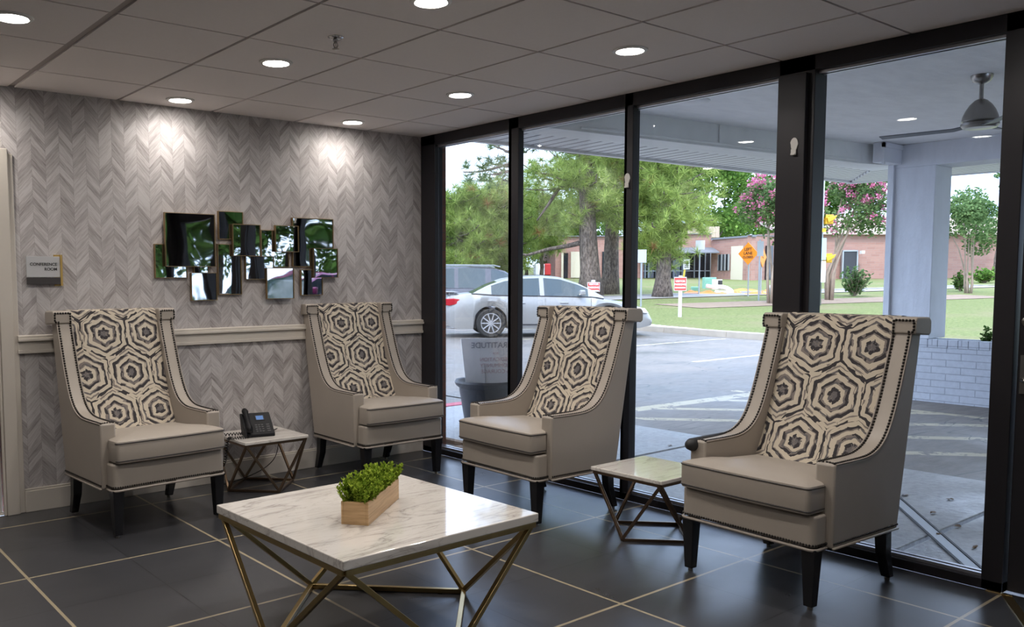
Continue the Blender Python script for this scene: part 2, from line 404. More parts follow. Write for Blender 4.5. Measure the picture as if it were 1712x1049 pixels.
def m_wood():
    t = NT('pale_planter_wood'); n = t.noise(t.mapping(t.coord(), sc3=(1.2, 2, 26)), 4, 5, .6, dist=.6)
    t.set(Base_Color=t.ramp(n, [(.3, (.50, .30, .145)), (.55, (.66, .43, .22)), (.75, (.74, .52, .29))]), Roughness=.5); return t.m
def m_stucco(name, col):
    t = NT(name); n = t.noise(t.scale(t.geo(), (1, 3, 1)), 3, 6, .65)
    t.set(Base_Color=t.mix(n, tuple(c*.82 for c in col), tuple(min(1, c*1.1) for c in col)), Roughness=.8)
    t.bump(n, .35, .03); return t.m

M = dict(
 wallpaper=m_wallpaper(), floor=m_floor(), marble=m_marble(), hexf=m_hexfabric(),
 plain_wall=mat('beige_paint', (.62, .57, .53), .7), ceiling=mat('ceiling_tile', (.80, .74, .71), .9, var=.03, vs=60), grid=mat('ceiling_grid', (.40, .355, .335), .8),
 trim=mat('ivory_paint', (.60, .55, .49), .42), leather=mat('taupe_leather', (.37, .325, .28), .42, spec=.45, var=.04, vs=8, bump=.08, bs=350),
 welt=mat('leather_welt', (.36, .31, .27), .45), dkwelt=mat('dark_piping_seam', (.045, .04, .04), .5),
 nail=mat('dark_nailhead', (.030, .026, .024), .32, .6), leg=mat('black_lacquer', (.010, .010, .012), .25, spec=.5),
 frame=mat('dark_bronze_aluminium', (.022, .020, .024), .42, .3), framehi=mat('brushed_aluminium_edge', (.45, .45, .48), .35, .8),
 brass=mat('brushed_brass', (.50, .37, .17), .28, 1.0, var=.08, vs=30), bronze=mat('antique_bronze', (.24, .165, .11), .33, 1.0),
 bead=mat('bronze_mirror_frame', (.42, .29, .15), .35, 1.0), glass=m_glass('window_glass', (.97, .98, .98), .32), mirror=m_mirror(),
 signgrey=mat('satin_grey_plate', (.50, .50, .51), .4), signdark=mat('dark_plate', (.05, .045, .045), .4), ink=mat('black_ink', (.02, .02, .02), .6),
 gold=mat('gold_plate', (.72, .48, .16), .35, .8), black=mat('black_plastic', (.008, .008, .010), .5, spec=.25), blackgl=mat('black_rubber', (.02, .02, .022), .6),
 screen=emis('phone_screen', (.10, .22, .50), .55), key=mat('grey_keys', (.05, .05, .055), .5), white=mat('white_plastic', (.72, .70, .66), .5),
 chrome=mat('chrome', (.55, .55, .56), .15, 1.0), nickel=mat('satin_nickel', (.33, .31, .29), .3, 1.0), lampon=emis('lit_led_disc', (1.0, .96, .90), 34.0),
 lamprim=mat('white_lamp_rim', (.75, .73, .7), .5), wood=m_wood(), soil=mat('dark_soil', (.03, .022, .015), .95, var=.4, vs=60),
 sprig=m_leaf('boxwood_leaf', (.09, .17, .015), (.36, .46, .06), .25), pine=m_leaf('pine_needles', (.12, .20, .05), (.50, .60, .18), .45),
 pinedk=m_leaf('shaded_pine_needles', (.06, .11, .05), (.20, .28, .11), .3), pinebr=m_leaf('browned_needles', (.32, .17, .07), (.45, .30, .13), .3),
 leafdk=m_leaf('dense_dark_leaves', (.035, .085, .02), (.14, .24, .06), .35), leafmd=m_leaf('mid_green_leaves', (.06, .15, .03), (.24, .38, .09), .4),
 leafcr=m_leaf('crape_leaves', (.06, .12, .045), (.22, .32, .13), .4), pink=m_leaf('pink_blossom', (.55, .12, .26), (.85, .36, .55), .3),
 bark=m_bark(), crbark=mat('smooth_grey_bark', (.30, .23, .18), .8, var=.3, vs=6), ground=m_ground(), apron=m_apron(), grass=m_grass(), mulch=mat('bare_mulch', (.24, .17, .12), .95, var=.4, vs=5),
 curb=mat('weathered_curb', (.36, .32, .27), .9, var=.2, vs=4), redcurb=mat('faded_red_curb_paint', (.52, .13, .17), .8, var=.2, vs=12), asphalt=mat('street_asphalt', (.26, .25, .25), .9, var=.1, vs=3),
 canopy=m_stucco('painted_canopy_plaster', (.88, .88, .90)), beam=m_stucco('painted_beam', (.84, .85, .84)), slats=m_slats(), pwhite=m_stucco('white_painted_column', (.74, .76, .82)),
 wbrick=m_brick('white_painted_brick', (.62, .65, .72), (.66, .69, .76), (.40, .42, .48), .29, .075, .010), rbrick=m_brick('red_brown_brick', (.20, .09, .065), (.27, .12, .085), (.16, .12, .10), .20, .068, .010),
 bbrick=m_brick('pinkish_brick', (.36, .19, .155), (.44, .25, .20), (.36, .27, .24), .5, .16, .02), tan=mat('tan_panel', (.55, .46, .36), .8), tan2=mat('cream_block', (.58, .52, .40), .9),
 dglass=mat('dark_tinted_glass', (.016, .018, .024), .08, spec=.6), steel=mat('galvanised_steel', (.38, .40, .42), .45, .6), awn=mat('grey_metal_awning', (.17, .18, .20), .5),
 pot=mat('dark_grey_tub', (.03, .033, .04), .5), coro=mat('white_corrugated_plastic', (.84, .84, .86), .5), fade=mat('faint_show_through_print', (.30, .31, .36), .6), fade2=mat('faint_red_print', (.60, .42, .45), .6),
 silver=mat('silver_car_paint', (.33, .33, .33), .36, .35, coat=.4), suv=mat('grey_car_paint', (.10, .10, .12), .26, .5, coat=.6), magenta=mat('magenta_car_paint', (.38, .06, .22), .25, .3, coat=.6),
 cglass=mat('car_window_glass', (.035, .06, .075), .06, spec=.8), tyre=mat('tyre_rubber', (.02, .02, .02), .8), alloy=mat('alloy_wheel', (.62, .62, .64), .25, .8), tail=mat('red_tail_lamp', (.42, .02, .03), .15, coat=.5), clear=mat('clear_lamp_lens', (.65, .68, .72), .1), dtrim=mat('dark_car_trim', (.03, .03, .035), .5),
 redsign=mat('red_sign_face', (.62, .07, .06), .5), whsign=mat('white_sign_face', (.78, .76, .78), .5), orange=mat('orange_sign_face', (.90, .27, .02), .5), orangem=mat('orange_netting', (.85, .25, .07), .8), yellow=mat('yellow_paint', (.80, .60, .08), .5),
 alsign=mat('bare_sign_back', (.50, .52, .55), .45, .4), greenbox=mat('pale_green_cabinet', (.22, .45, .36), .5), signal=mat('signal_yellow', (.80, .45, .03), .5), post=mat('white_painted_post', (.78, .78, .78), .6), mat_=mat('dark_entrance_mat', (.012, .012, .013), .95, bump=.5, bs=300), red=mat('red_truck_paint', (.5, .03, .03), .4), roofm=mat('beige_roof_metal', (.56, .45, .38), .6),
 stripe=emis('backlit_strip', (1.0, .62, .22), 3.0), roof=mat('roof_felt', (.12, .12, .12), .9), darkroom=mat('far_wall_paint', (.5, .47, .45), .8),
)

# ------------------------------------------------------------------ the room
CH = 2.4275
b = MB(); b.box(-9, 0, -11, 0, -.12, 0); struct('floor', b, M['floor'])
b = MB()          # ceiling: grid backing plus tiles
b.box(-9.2, .12, -11.2, .15, CH+.008, CH+.06, mi=1)
xs = [.0]+[-.4955-.61*k for k in range(0, 15)]; ys = [0.0]+[-.4821-.61*k for k in range(0, 18)]
for i in range(len(xs)-1):
    for j in range(len(ys)-1):
        gx0 = 0 if i == 0 else .009; gy0 = 0 if j == 0 else .006
        if i == 4: g1 = .028
        else: g1 = .009
        x1, x0 = xs[i]-gx0, xs[i+1]+g1; y1, y0 = ys[j]-gy0, ys[j+1]+.006
        b.box(x0, x1, y0, y1, CH, CH+.008)
struct('ceiling', b, [M['ceiling'], M['grid']])
b = MB(); b.box(-2.96, .0, 0, .2, 0, CH+.06); b.box(-9, -4.05, 0, .2, 0, CH+.06); b.box(-4.05, -2.96, 0, .2, 2.07, CH+.06); struct('wall_back', b, M['wallpaper'])
b = MB(); b.box(-9.2, -9, -11, .2, 0, CH+.06); struct('wall_left', b, M['plain_wall'])
b = MB(); b.box(-9.2, .12, -11.2, -11, 0, CH+.06); struct('wall_front', b, M['darkroom'])
b = MB(); b.box(-9.3, .3, -11.3, .3, CH+.07, CH+.5); struct('roof', b, M['roof'])  # unseen slab over the room, added to block sun and shade the near ground
b = MB()          # chair rail with three steps
b.box(-2.945, -.0, -.018, 0, .935, 1.03); b.box(-2.945, 0, -.036, 0, .995, 1.012); b.box(-2.945, 0, -.028, 0, 1.012, 1.028); b.box(-2.945, 0, -.026, 0, .925, .945)
struct('trim_1', b, M['trim'], bevel=.003)
b = MB(); b.box(-2.935, -.0, -.018, 0, 0, .125); b.box(-2.935, 0, -.013, 0, .125, .137); struct('baseboard_back', b, M['trim'], bevel=.003)
b = MB()          # door casing at the left
b.box(-2.965, -2.935, -.012, 0, 0, 2.055); b.box(-3.035, -2.965, -.030, 0, 0, 2.08); b.box(-3.05, -3.035, -.02, 0, 0, 2.07)
b.box(-4.10, -3.03, -.03, 0, 1.99, 2.08); b.box(-4.10, -4.03, -.03, 0, 0, 2.08)
struct('trim_2', b, M['trim'], bevel=.004)
b = MB(); b.box(-4.03, -3.05, .02, .06, .012, 1.99); b.box(-3.93, -3.16, .012, .02, .25, .95); b.box(-3.93, -3.16, .012, .02, 1.1, 1.85); b.box(-4.04, -3.04, .0, .07, 0, .012)
d1 = struct('door_1', b, M['trim'], bevel=.004)
b = MB(); b.lathe([(.024, 0), (.024, .008), (.01, .012), (.01, .05)], 16, Matrix.Translation((-3.98, .02, .98)) @ Matrix.Rotation(R(90), 4, 'X')); b.cbox((-3.93, -.03, .98), (.11, .014, .018)); b.build('door_handle', M['nickel'], d1)

# storefront: frame members, panes
JY = [(-.12, -.964), (-.995, -1.947), (-1.970, -2.913), (-3.100, -3.904)]
b = MB()
def mull(y1, y0, dx=.0): b.box(dx, .115, y0, y1, 0, CH)
b.box(0, .04, -.169, .0, 0, CH); b.box(.04, .115, -.12, .0, 0, CH); mull(-.995, -.964); b.box(0, .05, -1.06, -.964, .0, CH); mull(-1.970, -1.947); b.box(0, .05, -2.01, -1.947, 0, CH)
mull(-3.10, -2.913); b.box(-.03, 0, -3.07, -2.925, 0, CH-.085); mull(-3.904, -3.985)
b.box(.0, .115, -11, 0, 2.352, CH); b.box(0, .115, -3.985, 0, 0, .045)
for y0, y1 in ((-5.02, -4.94), (-6.25, -6.15), (-7.65, -7.55), (-9.05, -8.95), (-11, -10.4)): b.box(0, .115, y0, y1, 0, CH)
b.box(0, .115, -10.4, -5.02, 0, .045)
b.box(.0, .115, -4.94, -3.985, 2.12, 2.20)
struct('wall_right', b, M['frame'], bevel=.003)
allw = JY + [(-5.02, -6.15), (-6.25, -7.55), (-7.65, -8.95), (-9.05, -10.4)]
for i, (y1, y0) in enumerate(allw):
    b = MB(); b.box(.092, .098, y0-.005, y1+.005, .04, 2.357); g = struct('window_%d' % (i+1), b, M['glass'])
    b = MB()
    for xx in (.040, .080):
        b.box(xx-.010, xx+.010, y0, y1, 2.338, 2.352); b.box(xx-.010, xx+.010, y0, y1, .045, .058)
    b.build('window_bead', M['framehi'], g)
# glazed entrance door
b = MB(); b.box(.02, .075, -4.09, -3.995, .01, 2.11); b.box(.02, .075, -4.93, -4.83, .01, 2.11); b.box(.02, .075, -4.83, -4.09, 2.0, 2.11); b.box(.02, .075, -4.83, -4.09, .01, .26)
d2 = struct('door_2', b, M['frame'], bevel=.004)
b = MB(); b.box(.044, .050, -4.83, -4.09, .26, 2.0); b.build('door_pane', M['glass'], d2)
b = MB(); b.lathe([(.021, 0), (.021, .006), (.012, .010), (.004, .011)], 18, Matrix.Translation((.02, -4.025, 1.16)) @ Matrix.Rotation(R(-90), 4, 'Y')); b.build('lock_cylinder', M['nickel'], d2)
b = MB(); b.box(.005, .02, -4.055, -4.01, .86, 1.02); b.tube([(.01, -4.03, .92), (-.03, -4.03, .92), (-.045, -4.04, .918), (-.045, -4.13, .91)], .009, 8); b.build('lever_handle', M['nickel'], d2, smooth='auto')
b = MB(); b.box(.0, .02, -11, .0, -.1, .0); 
# brass threshold strips and mat
b = MB(); b.box(-.02, .12, -3.985, -3.93, .0, .006, mi=0); b.box(-.022, -.0, -4.9, -3.99, 0, .007)
Mx = Matrix.Translation((-.02, -3.985, 0)) @ Matrix.Rotation(R(0), 4, 'Z')
struct('trim_3', b, M['brass'], bevel=.001)
b = MB(); b.box(-.50, -.035, -4.95, -4.10, .0, .010)
# brass floor edging and the dark entrance mat behind it
p0 = Vector((-.03, -3.995)); p1 = Vector((-.62, -4.33)); dr = (p1-p0).normalized(); nn = Vector((dr.y, -dr.x))
b = MB()
q = [p0, p0+dr*2.6, p0+dr*2.6-nn*.035, p0-nn*.035]
b.prism([(a.x, a.y) for a in q], .0, .005, 'z'); o = struct('trim_4', b, M['brass'])
b = MB(); sgn = -1 if nn.y < 0 else 1
q = [p0, p0+dr*2.6, p0+dr*2.6+nn*1.5, p0+nn*.8] if nn.y < 0 else [p0-nn*.035, p0+dr*2.6-nn*.035, p0+dr*2.6-nn*1.5, p0-nn*.8]
q = [(min(a.x, -.01), a.y) for a in q]
b.prism(q, .001, .011, 'z'); o = b.build('entrance_mat', M['mat_']); tag(o, 'dark ribbed entrance mat on the floor by the glass door', 'mat')

# ------------------------------------------------------------------ ceiling fittings
def downlight(x, y, z, label, group, power, r=.062):
    t = thing('downlight', label, 'light', (x, y, z), 0, group)
    b = MB(); b.lathe([(r+.022, -.0), (r+.020, -.005), (r+.004, -.009), (r, -.004), (r, .0)], 28); part('rim', b, M['lamprim'], t, smooth='auto')
    b = MB(); b.lathe([(r, -.0045), (r*.98, -.006)], 28); part('lens', b, M['lampon'], t)
    if power:
        l = bpy.data.lights.new('downlight_lamp', 'AREA'); l.shape = 'DISK'; l.size = r*2; l.energy = power; l.color = (1.0, .93, .86); l.spread = R(150)
        o = bpy.data.objects.new('lamp_beam', l); COL.objects.link(o); o.parent = t; o.location = (0, 0, -.012)
    return t
DL = [(-3.242, -1.40, 'round recessed ceiling light at the far left of the ceiling'),
      (-2.03, -.235, 'round ceiling light above the wall to the upper left of the mirror cluster'),
      (-2.01, -1.385, 'round ceiling light nearest behind the sprinkler head'),
      (-1.995, -2.60, 'bright ceiling light cut by the top edge of the photo'),
      (-.785, -.235, 'small ceiling light nearest the wallpapered corner'),
      (-.775, -1.36, 'round ceiling light right of the wallpaper corner, before the second window'),
      (-.78, -2.60, 'round ceiling light in front of the third window pane')]
for x, y, lb in DL: downlight(x, y, CH, lb, 'recessed lights in the lobby ceiling', DOWNLIGHT_W*(.38 if y > -1 else 1))
for x, y in ((-3.24, -.22), (-3.24, -2.62), (-3.24, -3.84), (-2.01, -3.84), (-.78, -3.84), (-4.46, -2.62), (-4.46, -5.06), (-2.01, -5.06)):
    downlight(x, y, CH, 'lobby ceiling light behind the view', 'lobby lights behind the view', DOWNLIGHT_W*.6)
t = thing('sprinkler_head', 'small chrome fire sprinkler head hanging from a ceiling tile', 'sprinkler', (-2.017, -1.946, CH))
b = MB(); b.lathe([(.036, 0), (.036, -.003), (.028, -.009), (.012, -.010), (.012, -.02)], 24); part('escutcheon', b, M['chrome'], t, smooth='auto')
b = MB(); b.tube([(0, 0, -.015), (0, 0, -.028)], .008); b.tube([(.008, 0, -.024), (.011, 0, -.036), (.003, 0, -.052)], .0028, 6); b.tube([(-.008, 0, -.024), (-.011, 0, -.036), (-.003, 0, -.052)], .0028, 6); b.tube([(0, 0, -.026), (0, 0, -.05)], .002, 6)
part('frame_arms', b, M['nickel'], t)
b = MB(); b.lathe([(.016, -.052), (.017, -.054), (.004, -.056)], 18); part('deflector', b, M['nickel'], t)

# ------------------------------------------------------------------ mirrors
MR = [(175, 85, 608, 535, 3), (92, 345, 370, 630, 1), (400, 585, 622, 820, 2), (628, 70, 840, 305, 1), (622, 345, 828, 770, 1), (748, 178, 988, 445, 3),
      (857, 445, 1100, 642, 2), (988, 228, 1225, 540, 1), (1108, 188, 1308, 410, 3), (1035, 545, 1268, 805, 3), (1252, 128, 1600, 535, 1), (1428, 380, 1637, 628, 3), (1325, 560, 1508, 775, 2), (422, 500, 548, 600, 1)]
def wallpt(u, v, y=-.03):
    d = fwd*FPX + rgt*(u-PX) + dwn*(v-PY); k = (y-CAM.y)/d.y; return CAM + d*k
mt = thing('mirror_cluster', 'wall mirror made of overlapping bronze-framed rectangular mirror panels', 'mirror', (-1.55, -.0, 1.6))
random.seed(5)
for (x0, y0, x1, y1, lv) in MR:
    yy = -.008-.011*lv
    a = wallpt(240+x0*.1986, 340+y0*.1986, yy); c = wallpt(240+x1*.1986, 340+y1*.1986, yy)
    a2 = wallpt(240+x0*.1986, 340+y1*.1986, yy)
    X0, X1 = a.x, c.x; zt = (a.z + wallpt(240+x1*.1986, 340+y0*.1986, yy).z)/2; zb = (c.z+a2.z)/2
    X0 -= -1.55; X1 -= -1.55; zt -= 1.6; zb -= 1.6
    f = .0035; b = MB()
    for q in ((X0, X0+f, zb, zt), (X1-f, X1, zb, zt), (X0+f, X1-f, zt-f, zt), (X0+f, X1-f, zb, zb+f)): b.box(q[0], q[1], yy-.004, yy+.02, q[2], q[3])
    b.box(X0+f, X1-f, yy+.008, yy+.012, zb+f, zt-f)
    p = part('mirror_panel', b, M['bead'], mt)
    b = MB(); n = 8; V = []; F = []          # gently bowed glass
    bow = random.choice((.0008, .0012, -.0008)); tilt = random.uniform(-.012, .012)
    for i in range(n+1):
        for j in range(n+1):
            s_, t_ = i/n*2-1, j/n*2-1
            V.append((X0+f+(X1-X0-2*f)*i/n, yy+.003+bow*(s_*s_+t_*t_-1)*.5*(X1-X0)/.3+tilt*s_*.1, zb+f+(zt-zb-2*f)*j/n))
    for i in range(n):
        for j in range(n): F.append((i*(n+1)+j, (i+1)*(n+1)+j, (i+1)*(n+1)+j+1, i*(n+1)+j+1))
    b.add(V, F); part('mirror_glass', b, M['mirror'], p, smooth=True)

# ------------------------------------------------------------------ room sign
t = thing('room_sign', 'grey conference room sign with dark foot and gold corner bracket on the wall', 'sign', (-2.79, 0, 1.41))
b = MB(); b.box(-.094, .09, -.022, -.012, -.048, .072); part('plate', b, M['signgrey'], t, bevel=.001)
b = MB(); b.box(-.094, .09, -.024, -.012, -.090, -.050); part('foot_strip', b, M['signdark'], t, bevel=.001)
b = MB(); b.box(.060, .104, -.012, -.002, -.098, .082); b.box(.091, .103, -.026, -.002, -.098, .082); part('gold_bracket', b, M['gold'], t)
text('lettering', 'CONFERENCE', .0235, M['ink'], t, (.074, -.0225, .026), (R(90), 0, 0), 'RIGHT', offset=.0004)
text('lettering', 'ROOM', .0235, M['ink'], t, (.074, -.0225, -.002), (R(90), 0, 0), 'RIGHT', offset=.0004)

for (y, z, lb) in ((-1.975, 1.93, 'white oval adhesive hook on the mullion between second and third panes'), (-3.02, 2.0, 'white oval adhesive hook on the wide dark window post')):
    t = thing('adhesive_hook', lb, 'hook', (0 if y > -2.5 else -.03, y, z), 0, 'white hooks on the window frame')
    b = MB(); pts = [(.021*math.cos(a)*(1 if math.sin(a) > 0 else .82), .034*math.sin(a)) for a in [2*math.pi*k/20 for k in range(20)]]
    b.prism(pts, -.006, 0, 'x'); part('pad', b, M['white'], t, bevel=.002)
    b = MB(); b.box(-.012, -.004, -.013, .013, -.052, -.022); b.box(-.018, -.010, -.012, .012, -.052, -.044); part('hook_tab', b, M['white'], t, bevel=.002)

# ------------------------------------------------------------------ armchairs
def resample(pts, step):
    out = []; pts = [Vector(p) for p in pts]; carry = 0
    for a, c in zip(pts[:-1], pts[1:]):
        L = (c-a).length; d = carry
        while d < L: out.append(a+(c-a)*(d/L)); d += step
        carry = d-L
    out.append(pts[-1]); return out
def smoothpts(P, k=2):
    for _ in range(k):
        Q = [P[0]]
        for a, c in zip(P[:-1], P[1:]):
            Q += [tuple(a[i]*.75+c[i]*.25 for i in range(len(a))), tuple(a[i]*.25+c[i]*.75 for i in range(len(a)))]
        Q.append(P[-1]); P = Q
    return P
def make_chair():
    t = thing('wingback_armchair', '', 'armchair')
    front = [(.25, .597), (.05, .597), (-.03, .603), (-.10, .628), (-.155, .675), (-.20, .75), (-.243, .85), (-.278, .95), (-.31, 1.04), (-.328, 1.10)]
    fr = smoothpts(front, 2)
    prof = [(.25, .252)] + fr + [(-.335, 1.165), (-.43, 1.165), (-.41, 1.08), (-.268, .252)]
    for sx in (-1, 1):
        b = MB(); x0, x1 = sorted((sx*.265, sx*.348))
        b.prism([(-f, z) for f, z in prof], x0, x1, 'x')
        sp = part('arm_and_wing', b, M['leather'], t, bevel=.010, seg=3, smooth='auto')
        b = MB()      # rolled ear
        x0, x1 = sorted((sx*.264, sx*.368)); ear = [(-.318, 1.10), (-.322, 1.160), (-.335, 1.172), (-.445, 1.170), (-.462, 1.155), (-.462, 1.10), (-.445, 1.09)]
        b.prism([(-f, z) for f, z in ear], x0, x1, 'x'); part('scroll_ear', b, M['leather'], t, bevel=.007, seg=3, smooth='auto')
        # nail heads along the two edges of the band
        b = MB(); path = [(sx*.0, f, z) for f, z in fr]
        xi, xo = sx*.274, sx*.338
        def off(i):
            a = fr[max(i-1, 0)]; c = fr[min(i+1, len(fr)-1)]; tx, tz = c[0]-a[0], c[1]-a[1]; L = math.hypot(tx, tz) or 1
            return (fr[i][0]+tz/L*.0015, fr[i][1]-tx/L*.0015)
        of = [off(i) for i in range(len(fr))]; of[0] = (.238, .5985)
        for xx, top in ((xi, None), (xo, None)):
            for p in resample([(xx, -f, z) for f, z in of], .0145): b.dome(p, .0062)
        ex = sx*.360; ef = -.318
        for p in resample([(xo, .327, 1.10), (xo, -ef, 1.108), (ex, -ef, 1.108), (ex, -ef+.001, 1.158), (xi, -ef+.001, 1.158), (xi, -ef, 1.10)], .0145): b.dome((p.x, -(-p.y) if False else abs(p.y), p.z), .0062)
        for p in resample([(xi, -.238, .598), (sx*.306, -.226, .598), (xo, -.236, .598)], .0145): b.dome(p, .0062)
        part('nailhead_trim', b, M['nail'], sp)
        b = MB()      # welt down the edges
        for xx in (sx*.2655, sx*.3475):
            b.tube([(xx, -f, z-.002) for f, z in of], .0035, 6)
        part('welt', b, M['welt'], sp, smooth=True)
    # patterned back: profile with arc length for the pattern
    bp = smoothpts([(-.10, .44), (-.14, .50), (-.20, .62), (-.255, .76), (-.30, .90), (-.335, 1.03), (-.36, 1.12), (-.375, 1.165)], 1)
    bp += [(-.384, 1.170), (-.42, 1.174), (-.455, 1.171), (-.470, 1.155), (-.470, 1.12), (-.455, 1.10)]
    nx = 14; V = []; F = []; UV = []; s = 0
    for k, (f, z) in enumerate(bp):
        if k: s += math.hypot(f-bp[k-1][0], z-bp[k-1][1])
        for i in range(nx+1):
            x = -.264+.528*i/nx; e = (abs(x)/.264); bul = .014*(1-e**4) if k < len(bp)-6 else 0
            V.append((x, -f-bul, z)); UV.append((x, s))
    n0 = nx+1
    for k in range(len(bp)-1):
        for i in range(nx): F.append((k*n0+i, k*n0+i+1, (k+1)*n0+i+1, (k+1)*n0+i))
    # closing rear layer
    base = len(V)
    V += [(-.264, .435, 1.10), (.264, .435, 1.10), (.264, .14, .44), (-.264, .14, .44)]; UV += [(0, 0)]*4
    F.append((base, base+1, base+2, base+3)); F.append((base+3, base+2, nx, 0)); F.append((len(bp)*n0-n0, len(bp)*n0-1, base+1, base))
    b = MB(); b.add(V, F); part('patterned_back', b, M['hexf'], t, smooth='auto', uv=UV)
    b = MB(); b.prism([(.26, .255), (.285, .255), (.43, 1.09), (.40, 1.09)], -.262, .262, 'x'); part('outer_back', b, M['leather'], t, bevel=.004)
    # seat rail
    def rounded(x, y0, y1, r, n=6):
        P = [(-x, y1)]
        for k in range(n+1): a = math.pi+math.pi/2*k/n; P.append((-x+r+r*math.cos(a), y0+r+r*math.sin(a)))
        for k in range(n+1): a = 1.5*math.pi+math.pi/2*k/n; P.append((x-r+r*math.cos(a), y0+r+r*math.sin(a)))
        P.append((x, y1)); return P
    out = rounded(.322, -.338, -.251, .028)
    b = MB(); b.prism(out, .262, .392, 'z'); b.box(-.264, .264, -.255, .27, .258, .392)
    rail = part('seat_rail', b, M['leather'], t, bevel=.009, seg=3, smooth='auto')
    b = MB(); b.tube([(x*1.006, y*1.004, .254) for x, y in out], .0065, 8)
    for sx in (-1, 1): b.tube([(sx*.351, -.25, .254), (sx*.351, .265, .254)], .0055, 8)
    part('welt', b, M['welt'], rail, smooth=True)
    b = MB()
    for p in resample([(x*1.003, y*1.003, .272) for x, y in out], .0125): b.dome(p, .0058)
    for sx in (-1, 1):
        for p in resample([(sx*.349, -.24, .272), (sx*.349, .26, .272)], .0125): b.dome(p, .0055)
    part('nailhead_trim', b, M['nail'], rail)
    # seat cushion, T shaped, crowned
    o2 = []
    def arc(cx, cy, r, a0, a1, n=6):
        for k in range(n+1): a = R(a0+(a1-a0)*k/n); o2.append((cx+r*math.cos(a), cy+r*math.sin(a)))
    arc(-.312+.02, -.368+.02, .02, 180, 270)
    for k in range(1, 8): o2.append((-.292+.584*k/8, -.368-.008*math.sin(math.pi*k/8)))
    arc(.312-.02, -.368+.02, .02, 270, 360)
    o2 += [(.312, -.256), (.262, -.254), (.260, .0), (.258, .11), (0, .12), (-.258, .11), (-.260, .0), (-.262, -.254), (-.312, -.256)]
    cx, cy = 0, -.12; rings = []
    for sc_, z in ((.9, .400), (.985, .402), (1.0, .412), (1.0, .46), (1.0, .502), (.985, .513), (.93, .521), (.8, .530), (.55, .537), (.25, .540)):
        rings.append([(cx+(x-cx)*(sc_ if abs(sc_-1) > .05 else 1-(1-sc_)*.6), cy+(y-cy)*(sc_ if abs(sc_-1) > .05 else 1-(1-sc_)*.6), z-.02*max(0, (y+.3)/.42)*(1 if z > .45 else 0)) for x, y in o2])
    V = [p for r_ in rings for p in r_]; n = len(o2); F = []
    for i in range(len(rings)-1):
        for k in range(n): F.append((i*n+k, i*n+(k+1) % n, (i+1)*n+(k+1) % n, (i+1)*n+k))
    F.append(tuple(range(n-1, -1, -1))); F.append(tuple((len(rings)-1)*n+k for k in range(n)))
    b = MB(); b.add(V, F); cu = part('seat_cushion', b, M['leather'], t, smooth='auto')
    b = MB()
    b.tube([(p[0]*1.002, p[1]*1.002, p[2]+.003) for p in rings[4][:n-6]], .0030, 6)
    b.tube([(p[0]*1.002, p[1]*1.002, p[2]+.001) for p in rings[2][:n-6]], .0030, 6)
    part('piping', b, M['dkwelt'], cu, smooth=True)
    # legs
    for sx in (-1, 1):
        for fy, rk in ((-.302, 0), (.255, .055)):
            b = MB(); tp, bt = (.030, .0195) if fy < 0 else (.026, .019); X = sx*.292; xb = X + (0 if fy < 0 else sx*.0)
            V = [(X+a*tp, fy+c*tp, .253) for a, c in ((-1, -1), (1, -1), (1, 1), (-1, 1))] + [(xb+a*bt, fy+rk+c*bt, .014) for a, c in ((-1, -1), (1, -1), (1, 1), (-1, 1))]
            if fy > 0: V[4:4] = [(X+a*.024, fy+.012+c*.024, .13) for a, c in ((-1, -1), (1, -1), (1, 1), (-1, 1))]
            F = [(0, 1, 2, 3)]
            for L in range(len(V)//4-1): F += [(L*4+k, L*4+4+k, L*4+4+(k+1) % 4, L*4+(k+1) % 4) for k in range(4)]
            e = len(V)-4; F.append((e+3, e+2, e+1, e)); b.add(V, F)
            if fy < 0: b.box(X-.034, X+.034, fy-.034, fy+.034, .243, .256)
            lg = part('leg', b, M['leg'], t, bevel=.003)
            b = MB(); b.lathe([(.008, .016), (.011, .008), (.011, 0)], 12, c=(xb, fy+rk)); part('glide', b, M['nickel'], lg)
    return t
ch = make_chair()
CHS = [((-2.412, -.515), R(4), 'taupe wingback armchair with hexagon-pattern back, beneath the conference room sign'),
       ((-.715, -.40), R(-1), 'taupe wingback armchair with hexagon-pattern back in the wallpaper and window corner'),
       ((-.50, -1.76), R(-92), 'taupe wingback armchair with hexagon-pattern back standing before the white car outside'),
       ((-.49, -3.295), R(-93), 'nearest and largest taupe wingback armchair, beside the glass door at right')]
for i, (p, rz, lb) in enumerate(CHS):
    o = ch if i == 0 else copy_tree(ch)
    o.location = (p[0], p[1], 0); o.rotation_euler = (0, 0, rz); tag(o, lb, 'armchair', 'taupe wingback armchairs around the marble coffee table')

